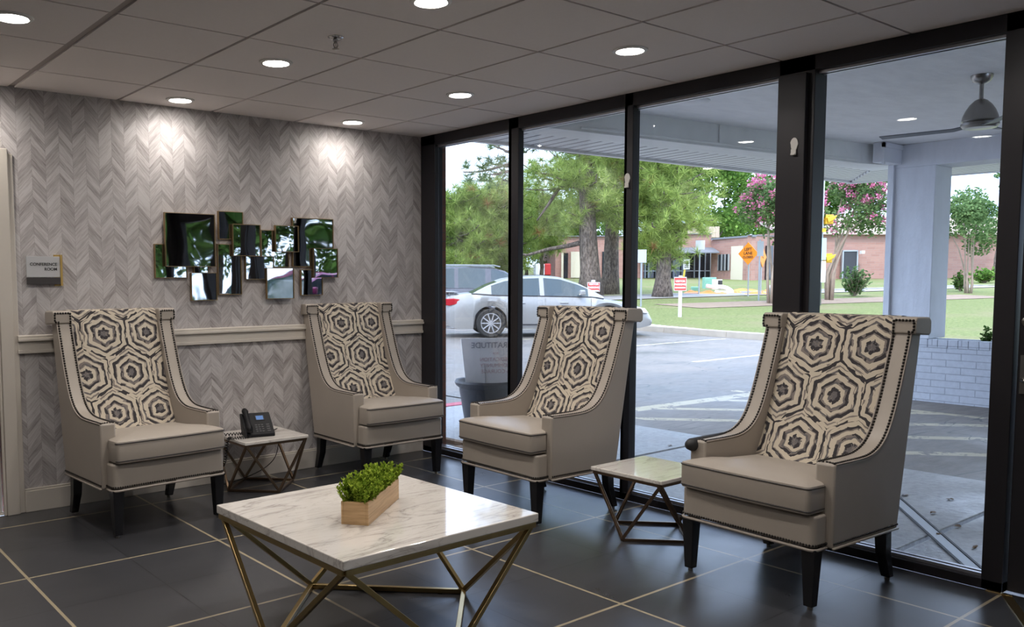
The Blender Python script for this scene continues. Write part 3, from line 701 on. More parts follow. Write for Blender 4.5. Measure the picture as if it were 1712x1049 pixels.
# ------------------------------------------------------------------ tables on folded-bar bases
def table(name, label, cat, cx, cy, size, zt, thick, metal, bw, rad, rz=0, corner=.0):
    t = thing(name, label, cat, (cx, cy, 0), rz); h = size/2
    b = MB(); b.box(-h, h, -h, h, zt-thick, zt); part('marble_top', b, M['marble'], t, bevel=.004, seg=3)
    i = h-.012; zf = zt-thick-bw/2; b = MB()
    C4 = [(-i, -i), (i, -i), (i, i), (-i, i)]
    for k in range(4): a, c = C4[k], C4[(k+1) % 4]; b.bar((*a, zf), (*c, zf), bw)
    part('top_frame', b, metal, t, bevel=.0015)
    V4 = [(0, -rad), (rad, 0), (0, rad), (-rad, 0)]; zb = bw/2+.001
    for k in range(4):
        b = MB(); a, c = C4[k], C4[(k+1) % 4]; v = V4[k]
        for q in (a, c): b.bar((q[0]*.985, q[1]*.985, zf), (v[0], v[1], zb+.004), bw*.95)
        part('leg', b, metal, t, bevel=.0015)
    b = MB()
    for k in range(4): b.bar((*V4[k], zb), (*V4[(k+1) % 4], zb), bw)
    part('base_frame', b, metal, t, bevel=.0015)
    return t
table('coffee_table', 'square white marble coffee table on an angular brass bar base', 'table', -2.265, -2.575, .90, .45, .034, M['brass'], .020, .47, R(1.0))
table('side_table', 'small marble side table with bronze bar base holding the telephone', 'table', -1.555, -.285, .45, .345, .020, M['bronze'], .015, .235)
table('side_table', 'small marble side table with bronze bar base between the two window armchairs', 'table', -.435, -2.51, .45, .350, .020, M['bronze'], .015, .235)
bpy.data.objects['side_table']['group'] = 'small marble side tables'; bpy.data.objects['side_table.001']['group'] = 'small marble side tables'

# planter on the coffee table
t = thing('potted_greenery', 'long pale wooden planter box of bright green boxwood sprigs on the coffee table', 'planter', (-2.20, -2.56, .45), R(0))
def pw(u, v, z):
    d = fwd*FPX + rgt*(u-PX) + dwn*(v-PY); k = (z-CAM.z)/d.z; return CAM + d*k
A0, A1, A2 = pw(569, 877, .45), pw(616, 880, .45), pw(667, 834, .45)
wv = (A1-A0); wid = .105; ln = (A2-A1); L = ln.length; ang = math.atan2(ln.y, ln.x)
t.location = ((A1.x+A2.x)/2, (A1.y+A2.y)/2, .45); t.rotation_euler = (0, 0, ang)
# local +x along the box, +y to the left of it (towards the back wall side)
L = L; hh = .085; th = .009
b = MB(); b.box(-L/2, L/2, 0, th, 0, hh); b.box(-L/2, L/2, wid-th, wid, 0, hh); b.box(-L/2, -L/2+th, th, wid-th, 0, hh); b.box(L/2-th, L/2, th, wid-th, 0, hh); b.box(-L/2+th, L/2-th, th, wid-th, 0, .01)
part('wooden_box', b, M['wood'], t, bevel=.0015)
b = MB(); b.box(-L/2+th, L/2-th, th, wid-th, .01, hh-.012); part('soil', b, M['soil'], t)
random.seed(3); b = MB()
for k in range(330):
    x = random.uniform(-L/2, L/2); y = random.uniform(.0, wid); hgt = random.uniform(.05, .085); lean = Vector((random.uniform(-.3, .3)+x/L*.8, random.uniform(-.3, .3)+(y-wid/2)*9, 1)).normalized()
    base = Vector((x*.95, y*.8+wid*.1, hh-.02)); n = random.randint(8, 11)
    for j in range(n):
        f = (j+1)/n; p = base+lean*(hgt*f)
        for s_ in range(3):
            a = random.uniform(0, 6.28); el = random.uniform(.2, 1.0); d = (Vector((math.cos(a)*math.cos(el), math.sin(a)*math.cos(el), math.sin(el)))+lean*.4).normalized()
            ll = random.uniform(.012, .018); w_ = .0045; sd_ = d.cross(Vector((0, 0, 1))).normalized()*w_
            b.add([p, p+d*ll*.5+sd_, p+d*ll, p+d*ll*.5-sd_], [(0, 1, 2, 3)])
part('foliage', b, M['sprig'], t)

# ------------------------------------------------------------------ desk telephone on the left side table
t = thing('desk_telephone', 'black corded desk telephone with blue lit screen on the small side table', 'telephone', (-1.60, -.30, .345), R(-14))
T = Matrix.Rotation(R(38), 4, 'X')         # sloping face, front edge low
b = MB(); b.prism([(-.095, 0), (-.095, .02), (.055, .135), (.085, .13), (.03, 0)], -.085, .105, 'x'); part('body', b, M['black'], t, bevel=.006, seg=3)
nrm = Vector((0, -math.sin(math.atan2(.115, .15)), math.cos(math.atan2(.115, .15)))); ax = Vector((0, .15, .115)).normalized(); org = Vector((0, -.095, .02))
def onface(x, s_, h): return Vector((x, 0, 0)) + org + ax*s_ + nrm*h
def fbox(b, x0, x1, s0, s1, h0, h1):
    V = [onface(x, s_, h) for x in (x0, x1) for s_ in (s0, s1) for h in (h0, h1)]
    b.add(V, [(0, 1, 3, 2), (4, 6, 7, 5), (0, 4, 5, 1), (2, 3, 7, 6), (0, 2, 6, 4), (1, 5, 7, 3)])
b = MB(); fbox(b, .0, .062, .118, .162, .0, .003); part('screen_bezel', b, M['blackgl'], t, bevel=.001)
b = MB(); fbox(b, .008, .054, .123, .157, .003, .0038); part('lit_screen', b, M['screen'], t)
for r_ in range(4):
    for c_ in range(3):
        b = MB(); fbox(b, -.012+c_*.020, .002+c_*.020, .018+r_*.018, .029+r_*.018, 0, .003); part('key', b, M['key'], t, bevel=.001)
for r_ in range(4):
    b = MB(); fbox(b, .060, .082, .018+r_*.018, .029+r_*.018, 0, .003); part('key', b, M['key'], t, bevel=.001)
b = MB(); P = [onface(-.060, s_, h) for s_, h in ((.0, .020), (.03, .032), (.06, .034), (.10, .034), (.14, .034), (.17, .032), (.195, .020))]
b.tube(P, [.018, .021, .015, .014, .015, .021, .018], 10); part('handset', b, M['black'], t, smooth=True)
b = MB(); pts = []
def coil(path, r, turns, n):
    out = []
    for k in range(n+1):
        f = k/n*(len(path)-1); i = min(int(f), len(path)-2); p = Vector(path[i]).lerp(Vector(path[i+1]), f-i); d = (Vector(path[i+1])-Vector(path[i])).normalized()
        a = d.cross(Vector((0, .3, 1))).normalized(); c = d.cross(a); th = 2*math.pi*turns*k/n
        out.append(p+a*math.cos(th)*r+c*math.sin(th)*r)
    return out
b.tube(coil(smoothpts([(-.06, -.095, .012), (-.11, -.12, .010), (-.17, -.10, .010), (-.195, -.07, .005), (-.20, -.065, -.06), (-.21, -.06, -.14), (-.225, -.03, -.19), (-.245, 0, -.14), (-.235, .02, -.04), (-.225, .03, .01), (-.14, .03, .010), (-.07, .02, .012)], 2), .008, 48, 520), .0028, 5)
part('coiled_cord', b, M['black'], t)
b = MB(); b.tube(smoothpts([(.09, .03, .006), (.15, .10, .006), (.20, .2, -.0), (.215, .225, -.06), (.20, .235, -.2), (.12, .22, -.27), (.0, .19, -.31), (-.14, .15, -.335), (-.22, .14, -.34)], 2), .0028, 6); part('line_cord', b, M['black'], t, smooth=True)

# dark rounded end behind the far arm of the nearest chair
t = thing('padded_bar', 'black rounded padded bar end peeking out behind the far arm of the nearest armchair', 'bar', (0, -2.93, .575), R(-90))
b = MB(); b.tube([(.02, -.765, 0), (.02, -.755, 0), (.02, -.735, 0), (.02, -.60, .0), (.02, -.30, 0), (.02, -.27, 0)], [.008, .022, .030, .030, .028, .01], 14); part('padding', b, M['blackgl'], t, smooth=True)
b = MB(); b.tube([(.02, -.70, 0), (.02, -.004, 0)], .010, 8); b.box(-.0, .04, -.006, 0, -.03, .03); part('bracket', b, M['black'], t, smooth='auto')

# ================================================================== OUTSIDE
b = MB()
def gridsurf(b, X0, X1, Y0, Y1, nx, ny, fz, inside=lambda x, y: True):
    V = []; F = []; idx = {}
    for i in range(nx+1):
        for j in range(ny+1):
            x = X0+(X1-X0)*i/nx; y = Y0+(Y1-Y0)*j/ny; idx[i, j] = len(V); V.append((x, y, fz(x, y)))
    for i in range(nx):
        for j in range(ny):
            if inside(X0+(X1-X0)*(i+.5)/nx, Y0+(Y1-Y0)*(j+.5)/ny): F.append((idx[i, j], idx[i+1, j], idx[i+1, j+1], idx[i, j+1]))
    b.add(V, F)
b.box(2.25, 14.6, -40, 60, -.10, -.02); b.box(.1, 2.3, 1.7, 60, -.1, -.02); b.box(-30, .12, .9, 60, -.1, -.021)
struct('ground_parking_lot', b, M['ground'])
b = MB()
for (a, c) in ((-40, -6.0), (-6.0, -3.45), (-3.43, -1.2), (-1.18, 1.68)): b.box(.115, 2.27, a+.006, c-.006, -.10, -.005)
struct('ground_sidewalk', b, M['apron'], bevel=.006)
b = MB(); b.box(.13, 2.2, 1.69, 1.85, -.1, -.0); o = struct('ground_curb_red', b, M['redcurb'], bevel=.01)
# lawns: near island, street, far lawn rising to the building
def cx(y): return 12.35+.207*y
b = MB(); V = []; F = []; n = 60
Ys = [-40+2.0*k for k in range(56)]; Ss = [0, .05, 2, 5, 8, 12, 16, 22, 30, 45, 70, 100]
for y in Ys:
    for s_ in Ss: x = cx(y)+.16+s_; V.append((x, y, terr(x, y)+.115))
for i in range(len(Ys)-1):
    for j in range(len(Ss)-1): F.append((i*len(Ss)+j, (i+1)*len(Ss)+j, (i+1)*len(Ss)+j+1, i*len(Ss)+j+1))
b.add(V, F); struct('ground_lawn', b, M['grass'], smooth=True)
b = MB()
for i in range(len(Ys)-1):
    y0, y1 = Ys[i], Ys[i+1]; b.prism([(cx(y0), y0), (cx(y0)+.17, y0), (cx(y1)+.17, y1), (cx(y1), y1)], -.05, .125, 'z')
struct('ground_curb', b, M['curb'], bevel=.02)
def strip(name, u0, s0, u1, s1, w, h, m, dz=.0, z0=None):
    a = Vector(spot(u0, s0)); c = Vector(spot(u1, s1)); d = (c-a).normalized(); nrm_ = Vector((-d.y, d.x))*w; b = MB(); N = 24; V = []; F = []
    for k in range(N+1):
        p = a.lerp(c, k/N)
        for q in (p, p+nrm_): V.append((q.x, q.y, terr(q.x, q.y)+.115+h))
    for k in range(N): F.append((2*k, 2*k+1, 2*k+3, 2*k+2))
    b.add(V, F); return struct(name, b, m)
strip('ground_street', 300, 26.5, 1700, 45, 2.6, .012, M['asphalt'])
strip('ground_kerb_line', 300, 26.3, 1700, 44.8, .22, .03, M['curb'])
strip('ground_kerb_line_far', 300, 29.1, 1700, 47.6, .22, .05, M['curb'])
strip('ground_mulch_bed', 1170, 28.5, 1700, 34.5, 2.4, .014, M['mulch'])
# brick return of the building beside the first pane, gravel strip
b = MB(); b.box(.116, .150, -.118, .42, -.05, 2.75); struct('wall_outside_brick', b, M['rbrick'])
b = MB(); b.box(-9, .115, .2, .6, -.05, 2.9); struct('wall_outside_north', b, M['rbrick'])
b = MB(); b.box(.14, .34, -1.0, -.08, -.02, .012); b.box(.34, .40, -1.0, .4, -.02, .03); struct('ground_gravel_strip', b, M['mulch'])

# canopy: plaster ceiling, beam, ribbed soffit, column, planter wall
def by(x): return -.105-.107*x
b = MB(); b.prism([(.1, -9.5), (.1, by(.1)), (6.0, by(6.0)), (7.4, -9.5)], 2.80, 3.05, 'z'); struct('canopy_ceiling', b, M['canopy'])
b = MB(); b.prism([(.1, by(.1)), (5.56, by(5.56)), (6.3, by(5.56)-.2), (6.3, by(6.3)+.32), (.1, by(.1)+.3)], 2.585, 2.95, 'z'); bm_ = struct('canopy_beam', b, M['beam'])
b = MB(); b.prism([(.1, by(.1)+.28), (6.3, by(6.3)+.28), (7.6, .38), (.1, .80)], 2.625, 2.70, 'z'); b.prism([(6.32, by(6.3)+.28), (7.6, .38), (8.6, -9.5), (7.3, -9.5)], 2.60, 2.70, 'z'); struct('canopy_soffit', b, M['slats'])
b = MB(); b.prism([(.1, .80), (7.6, .38), (7.6, .44), (.1, .86)], 2.60, 2.95, 'z'); b.prism([(7.6, .44), (7.66, .40), (8.66, -9.5), (8.6, -9.5)], 2.59, 2.95, 'z'); struct('canopy_fascia', b, M['post'])
b = MB(); b.prism([(.1, -9.6), (.1, .84), (7.6, .42), (8.6, -9.6)], 2.95, 3.15, 'z'); struct('canopy_roof', b, M['roof'])
b = MB(); b.tube([(1.5, by(1.5)-.014, 2.615), (5.5, by(5.5)-.014, 2.615)], .012, 6); b.tube([(3.25, by(3.25)-.012, 2.795), (3.25, by(3.25)-.012, 2.61)], .008, 6)
o = b.build('cable_conduit', M['beam']); tag(o, 'thin painted conduit running along the canopy beam outside', 'conduit')
# column (wall face at x 6.05)
cxx = 6.05
b = MB(); b.box(cxx, cxx+.42, -1.27, -.80, .67, 2.55); b.box(cxx, cxx+.42, -9.5, -.80, 2.55, 2.80); b.box(5.62, cxx, -.92, -.80, 2.585, 2.8); struct('canopy_column', b, M['pwhite'], bevel=.006)
b = MB(); b.box(cxx-.035, cxx, -.85, -.79, .0, 2.78); b.box(5.60, cxx, -.93, -.90, 2.74, 2.79); b.box(5.60, 5.63, -.93, -.90, 2.56, 2.79)
o = b.build('downpipe', M['pwhite']); tag(o, 'white square downpipe running down the edge of the canopy column', 'pipe')
b = MB(); b.box(cxx, cxx+.10, -9.5, -.86, -.05, .575); b.box(cxx+.40, cxx+.48, -9.5, -.86, -.05, .655); b.box(cxx+.1, cxx+.4, -.95, -.86, -.05, .64); struct('planter_wall', b, M['wbrick'])
b = MB(); y = -.86
while y > -6: b.box(cxx-.006, cxx+.10, y-.098, y-.006, .578, .668); y -= .1
b.box(cxx, cxx+.1, -9.5, -.86, .57, .66)
struct('planter_wall_cap', b, M['wbrick'], bevel=.004)
b = MB(); b.box(cxx+.1, cxx+.4, -9.4, -.95, .3, .63); struct('planter_soil', b, M['soil'])
# plant in the planter
def leafplant(name, label, cat, loc, h, n, m, ls, spread, group=None, stem=M['crbark']):
    t = thing(name, label, cat, loc, 0, group); random.seed(int(abs(loc[0]*31+loc[1]*17)*10)); b = MB(); s = MB()
    for k in range(n):
        a = random.uniform(0, 6.28); el = random.uniform(.5, 1.5); d = Vector((math.cos(a)*math.cos(el)*spread, math.sin(a)*math.cos(el)*spread, math.sin(el))); L_ = h*random.uniform(.6, 1)
        s.tube([(0, 0, 0), d*L_*.5, d*L_+Vector((0, 0, -.03*h))], [.012*h, .008*h, .003*h], 4)
        for j in range(14):
            f = random.uniform(.25, 1); p = d*L_*f; q = Vector((random.gauss(0, 1), random.gauss(0, 1), random.gauss(.3, 1))).normalized()
            w_ = q.cross(Vector((.3, .2, 1))).normalized()*ls*.35; b.add([p, p+q*ls*.5+w_, p+q*ls, p+q*ls*.5-w_], [(0, 1, 2, 3)])
    part('foliage', b, m, t); part('stems', s, stem, t); return t
p = wallpt(1650, 560, -1.95)
leafplant('small_plant', 'small dark leafy plant sprouting from the white brick planter outside', 'plant', (6.27, -1.75, .62), .20, 9, M['leafdk'], .05, .5)

def downl2(x, y, z, lb, grp): return downlight(x, y, z, lb, grp, 0, .085)
for x, y, lb in ((2.6, -.9, ''), (2.6, -.52, ''),):
    pass
def cpt(u, v, z): p = pw(u, v, z); return p.x, p.y
x, y = cpt(1160, 171, 2.79); b = MB(); b.lathe([(.13, 0), (.13, -.008), (.12, -.014), (.02, -.016)], 32); o = b.build('ceiling_disc', M['canopy'], loc=(x, y, 2.80), smooth='auto'); tag(o, 'round blank cover plate on the canopy ceiling outside', 'cover plate')

# ceiling fan under the canopy
fx, fy = cpt(1642, 128, 2.79)
t = thing('ceiling_fan', 'brushed nickel ceiling fan with long thin dark blades under the canopy', 'fan', (fx, fy, 2.80))
b = MB(); b.lathe([(.072, 0), (.070, -.018), (.055, -.045), (.03, -.06), (.018, -.064)], 28); part('ceiling_mount', b, M['nickel'], t, smooth='auto')
b = MB(); b.tube([(0, 0, -.06), (0, 0, -.18)], .014, 12); part('downrod', b, M['nickel'], t, smooth='auto')
b = MB(); b.lathe([(.02, -.17), (.04, -.18), (.07, -.21), (.095, -.25), (.113, -.295), (.118, -.325), (.108, -.338), (.122, -.343), (.122, -.360), (.105, -.378), (.05, -.386)], 32); part('motor_housing', b, M['nickel'], t, smooth='auto')
for k in range(3):
    a = R(98+120*k); b = MB(); Mz = Matrix.Rotation(a, 4, 'Z')
    V = [(.09, -.028, -.362), (.09, .028, -.354), (.17, .035, -.366), (.17, -.035, -.376), (.66, .042, -.366), (.66, -.042, -.376)]
    V = V+[(x_, y_, z_-.006) for x_, y_, z_ in V]
    F = [(0, 1, 2, 3), (3, 2, 4, 5), (9, 8, 7, 6), (11, 10, 8, 9), (0, 6, 7, 1), (1, 7, 8, 2), (2, 8, 10, 4), (4, 10, 11, 5), (5, 11, 9, 3), (3, 9, 6, 0)]
    b.add(V, F, Mz); part('fan_blade', b, M['awn'], t)

# tub with yard sign
px_, py_ = spot(803, 1); 
g = pw(806, 640, .40); d0 = (pw(806, 700, 0)-CAM)
potx, poty = pw(812, 712, 0.0).x, pw(812, 712, 0.0).y
t = thing('plant_tub', 'large dark grey round tub on the sidewalk outside the first pane', 'tub', (potx, poty, -.005))
b = MB(); b.lathe([(.175, 0), (.19, .02), (.245, .36), (.275, .385), (.285, .41), (.275, .43), (.255, .425), (.235, .38), (.20, .36)], 36); part('tub_body', b, M['pot'], t, smooth='auto')
b = MB(); b.lathe([(.225, .34), (.225, .36)], 30); part('soil', b, M['soil'], t)
sr = math.atan2(rgt0.y, rgt0.x)+R(8)
t = thing('yard_sign', 'pale corrugated yard sign with faint reversed gratitude lettering standing in the tub', 'sign', (potx+.05, poty, .36), sr)
b = MB(); b.prism([(-.22, -.02), (.30, -.02), (.30, .44), (-.27, .44)], -.004, .004, 'y'); sg = part('board', b, M['coro'], t)
text('lettering', 'GRATITUDE', .072, M['fade'], t, (.02, -.006, .375), (R(90), 0, 0), sx=-1, ext=.0004, offset=.001)
for k, (s_, w_) in enumerate((('FOR', .03), ('DEDICATION', .048), ('COMMUNITY', .048), ('& COURAGE', .048))):
    text('lettering', s_, w_, M['fade2'], t, (.05, -.006, .30-.055*k), (R(90), 0, 0), sx=-1, ext=.0004)
for xx in (-.05, .17):
    b = MB(); b.tube([(xx, -.007, .20), (xx+.02, -.007, -.25)], .0025, 6); part('wire_stake', b, M['steel'], t)

# floor groove and leaves on the sidewalk
a = pw(1490, 828, 0); c = pw(1630, 952, 0)
b = MB(); dv = (c-a).normalized(); nv = Vector((-dv.y, dv.x, 0))
for o_ in (-.035, .035): b.bar((a.x+nv.x*o_-dv.x*.5, a.y+nv.y*o_-dv.y*.5, .0), (c.x+nv.x*o_, c.y+nv.y*o_, .0), .012, h=.004)
b.bar((a.x-dv.x*.5, a.y-dv.y*.5, -.002), (c.x, c.y, -.002), .05, h=.003, mi=1)
o = b.build('drain_channel', [M['black'], M['steel']]); tag(o, 'narrow metal drain channel crossing the sidewalk outside the last pane', 'drain')
LF = ['dry leaf lying at the upper end of the drain channel', 'dry leaf on the pale slab just right of the drain channel top', 'dry leaf right of the middle of the drain channel', 'dry leaf resting on the middle of the drain channel', 'dry leaf at the far right of the sidewalk slab, level with the drain top', 'dry leaf nearest the glass door post', 'dry leaf left of the nearest armchair, on the sidewalk', 'dry leaf beside the small side table window, on the sidewalk']
random.seed(8)
for k, (u, v) in enumerate(((1513, 828), (1560, 858), (1600, 880), (1570, 893), (1588, 835), (1630, 915), (1205, 768), (1120, 745))):
    p = pw(u, v, 0.0)
    if p.x < .16: continue
    b = MB(); a = random.uniform(0, 6.28); V = []
    for j in range(8): r_ = random.uniform(.012, .030); V.append((math.cos(j*.785+a)*r_*1.4, math.sin(j*.785+a)*r_*.7, random.uniform(.0, .010)))
    V.append((0, 0, .006)); b.add(V, [(j, (j+1) % 8, 8) for j in range(8)])
    o = b.build('fallen_leaf', M['mulch'], loc=(p.x, p.y, -.003)); tag(o, LF[k], 'leaf', 'fallen leaves on the sidewalk')

# ------------------------------------------------------------------ cars
def make_car(name, label, loc, rz, paint, kind='sedan', Lc=4.85, Wc=1.80):
    t = thing(name, label, 'car', loc, rz); hw = Wc/2       # local +x forward, rear bumper at x=0
    if kind == 'sedan':
        rocker, wb0, wb1, wr = .20, 1.06, 3.80, .335
        top = [(0, .62), (.05, .88), (.12, .98), (.65, 1.02), (1.2, .98), (2.6, .95), (3.45, .93), (4.2, .80), (4.6, .68), (4.78, .55), (4.85, .42)]
        roof = [(.62, 1.01), (1.0, 1.20), (1.4, 1.345), (1.8, 1.405), (2.3, 1.42), (2.7, 1.385), (3.1, 1.25), (3.42, 1.09), (3.68, .94)]
        pillars = [(0.0, 1.08), (2.18, 2.30), (3.30, 4)]; rooflim = (1.22, 2.85); inset = .22
    else:
        rocker, wb0, wb1, wr = .24, 1.0, 3.95, .36
        top = [(0, .70), (.04, .95), (.1, 1.06), (.6, 1.08), (2.0, 1.06), (3.4, 1.03), (4.1, .96), (4.6, .82), (4.8, .65), (4.85, .5)]
        roof = [(.10, 1.06), (.28, 1.40), (.48, 1.64), (1.0, 1.73), (1.8, 1.75), (2.5, 1.72), (2.95, 1.60), (3.35, 1.36), (3.8, 1.03)]
        pillars = [(0.0, .50), (1.35, 1.47), (2.35, 2.50), (3.45, 4.2)]; rooflim = (.42, 2.85); inset = .18
    def ip(tab, x):
        for (a, za), (c, zc) in zip(tab[:-1], tab[1:]):
            if x <= c: return za+(zc-za)*max(0, (x-a))/(c-a)
        return tab[-1][1]
    def wid_(x):
        e0 = max(0, 1-x/.5); e1 = max(0, 1-(Lc-x)/.8); return hw*(1-.16*e0**2-.22*e1**2)
    N = 97; V = []; F = []; bm2 = MB()
    for i in range(N):
        x = Lc*i/(N-1); w_ = wid_(x); zt = ip(top, x); zb = rocker+ (.10*max(0, 1-x/.3)) + .06*max(0, 1-(Lc-x)/.3)
        for wc in (wb0, wb1):
            if abs(x-wc) < wr+.06: zb = max(zb, .335+math.sqrt((wr+.06)**2-(x-wc)**2))
        zb = min(zb, zt-.05); zm = zb+(zt-zb)*.45; zs = zb+(zt-zb)*.80
        for y, z in ((-w_*.93, zb), (-w_*1.0, zm), (-w_*.985, zs), (-w_*.93, zt-.015), (-w_*.82, zt), (0, zt+.02), (w_*.82, zt), (w_*.93, zt-.015), (w_*.985, zs), (w_*1.0, zm), (w_*.93, zb)): V.append((x, y, z))
    K = 11
    for i in range(N-1):
        for k in range(K): F.append((i*K+k, i*K+(k+1) % K, (i+1)*K+(k+1) % K, (i+1)*K+k))
    F.append(tuple(range(K-1, -1, -1))); F.append(tuple((N-1)*K+k for k in range(K)))
    bm2.add(V, F); body = part('body', bm2, paint, t, smooth='auto')
    # greenhouse
    gl = MB(); pn = MB(); x0, x1 = roof[0][0], roof[-1][0]; N = 60; S = []
    for i in range(N+1):
        x = x0+(x1-x0)*i/N; zt = ip(roof, x); zb = ip(top, x)-.01; w_ = wid_(x)*.93; k = min(1, max(0, (zt-zb)/.42)); wt = w_-inset*k
        zt = max(zt, zb+.005); S.append([(x, -w_, zb), (x, -wt-.02*k, zt-.05*k), (x, -wt+.05, zt), (x, 0, zt+.025), (x, wt-.05, zt), (x, wt+.02*k, zt-.05*k), (x, w_, zb)])
    for i in range(N):
        xm = (S[i][0][0]+S[i+1][0][0])/2; pil = any(a <= xm <= c for a, c in pillars); rf = rooflim[0] <= xm <= rooflim[1]
        for k in range(6):
            q = [S[i][k], S[i][k+1], S[i+1][k+1], S[i+1][k]]
            side = k in (0, 5); edge = k in (1, 4)
            tgt = pn if (edge or (side and pil) or (not side and not edge and rf)) else gl
            tgt.add(q, [(0, 1, 2, 3)])
    part('roof_and_pillars', pn, paint, t); part('windows', gl, M['cglass'], t)
    bt = MB()
    for s_ in (-1, 1): bt.tube([(x, s_*(wid_(x)*.93+.004), ip(top, x)-.005) for x in [x0+(x1-x0)*i/20 for i in range(21)]], .012, 6)
    part('window_trim', bt, M['dtrim'] if kind == 'sedan' else M['chrome'], t)
    for wc in (wb0, wb1):
        for s_ in (-1, 1):
            y = s_*(hw-.11); Mw = Matrix.Translation((wc, y, .335-.0)) @ Matrix.Rotation(R(90), 4, 'X')
            b = MB(); b.lathe([(.20, -.10), (wr-.03, -.11), (wr-.0, -.08), (wr, .08), (wr-.03, .11), (.20, .10)], 36, Mw); wh = part('wheel', b, M['tyre'], t, smooth='auto')
            b = MB(); zo = .085*(1 if s_ < 0 else -1)
            ring = []
            b.lathe([(.235, zo*.6), (.235, zo*1.25), (.215, zo*1.25), (.205, zo*.6)], 36, Mw)
            for k in range(10):
                a = 2*math.pi*k/10; b.bar((.03*math.cos(a), .03*math.sin(a), zo*1.1), (.22*math.cos(a), .22*math.sin(a), zo*1.2), .030, Mw, h=.02)
            b.lathe([(.05, zo*.9), (.05, zo*1.25)], 18, Mw); part('rim', b, M['alloy'], wh)
            b = MB(); b.lathe([(.21, zo*.3), (.21, zo*.5)], 30, Mw); part('brake_disc', b, M['dtrim'], wh)
    b = MB(); b.box(.4, Lc-.5, -hw*.82, hw*.82, .22, .60); part('underbody', b, M['dtrim'], t)
    for s_ in (-1, 1):
        b = MB(); zt = .92 if kind == 'sedan' else 1.0
        b.prism([(-.015, zt-.16), (-.0, zt-.02), (.20, zt-.01), (.42, zt-.04), (.30, zt-.14), (.10, zt-.18)], *(sorted((s_*hw*.80, s_*(hw*.955)))), 'y'); part('tail_lamp', b, M['tail'], t, bevel=.015)
        b = MB(); b.prism([(4.25, .72), (4.65, .66), (4.74, .54), (4.50, .56), (4.25, .64)], *(sorted((s_*hw*.70, s_*(hw*.925)))), 'y'); part('headlamp', b, M['clear'], t, bevel=.015)
        b = MB(); b.cbox((3.15 if kind == 'sedan' else 3.35, s_*(hw+.06), 1.03 if kind == 'sedan' else 1.12), (.12, .18, .12)); part('door_mirror', b, paint, t, bevel=.03, seg=3)
        for hx in (1.75, 2.75):
            b = MB(); b.cbox((hx, s_*(hw*.995+.005), .80), (.19, .025, .028)); part('door_handle', b, M['alloy'], t, bevel=.006)
        b = MB()
        for hx in (1.42, 2.32, 3.38):
            b.tube([(hx, s_*(hw*.995+.001), .42), (hx, s_*(hw*1.0), .62), (hx, s_*(hw*.97+.001), .90)], .004, 4)
        b.tube([(1.5, s_*(hw*.97), .30), (3.4, s_*(hw*.97), .30)], .012, 6); part('door_seam', b, M['dtrim'], t)
    if kind == 'sedan':
        b = MB(); b.prism([(.02, 1.045), (.04, 1.065), (.30, 1.06), (.34, 1.05), (.30, 1.045)], -hw*.78, hw*.78, 'y')
        for s_ in (-1, 1): b.box(.12, .24, s_*hw*.6-.03, s_*hw*.6+.03, .98, 1.05)
        part('spoiler', b, paint, t, bevel=.006)
        b = MB(); b.tube([(.35, -hw*.8, .22), (.02, -hw*.6, .24)], .03, 8); part('exhaust', b, M['chrome'], t)
    else:
        b = MB()
        for s_ in (-1, 1): b.tube([(.7, s_*(hw*.93-.16), 1.77), (1.0, s_*(hw*.93-.16), 1.80), (2.6, s_*(hw*.93-.16), 1.78), (2.8, s_*(hw*.93-.16), 1.73)], .018, 6)
        part('roof_rails', b, M['steel'], t)
    b = MB(); b.box(-.02, .06, -.26, .26, .66, .78); part('number_plate', b, M['whsign'], t)
    return t
hd = R(-36)
def carpos(xr, yn, rz, hw=.90):        # rear near corner -> origin on the centre line
    return (xr-math.sin(rz)*hw, yn+math.cos(rz)*hw, -.02)
make_car('sedan_car', 'silver sedan parked side-on with a rear spoiler and red tail lamp', carpos(*spot(744, 19.9), hd), hd, M['silver'])
sx_, sy_ = spot(690, 27.5)
make_car('minivan_car', 'dark grey minivan parked behind the silver sedan', carpos(sx_, sy_, hd), hd, M['suv'], 'van', Lc=4.85, Wc=1.86)
make_car('hatchback_car', 'magenta car parked out of direct view, seen only in the wall mirrors', (7.3, -11.0, -.02), R(165), M['magenta'])

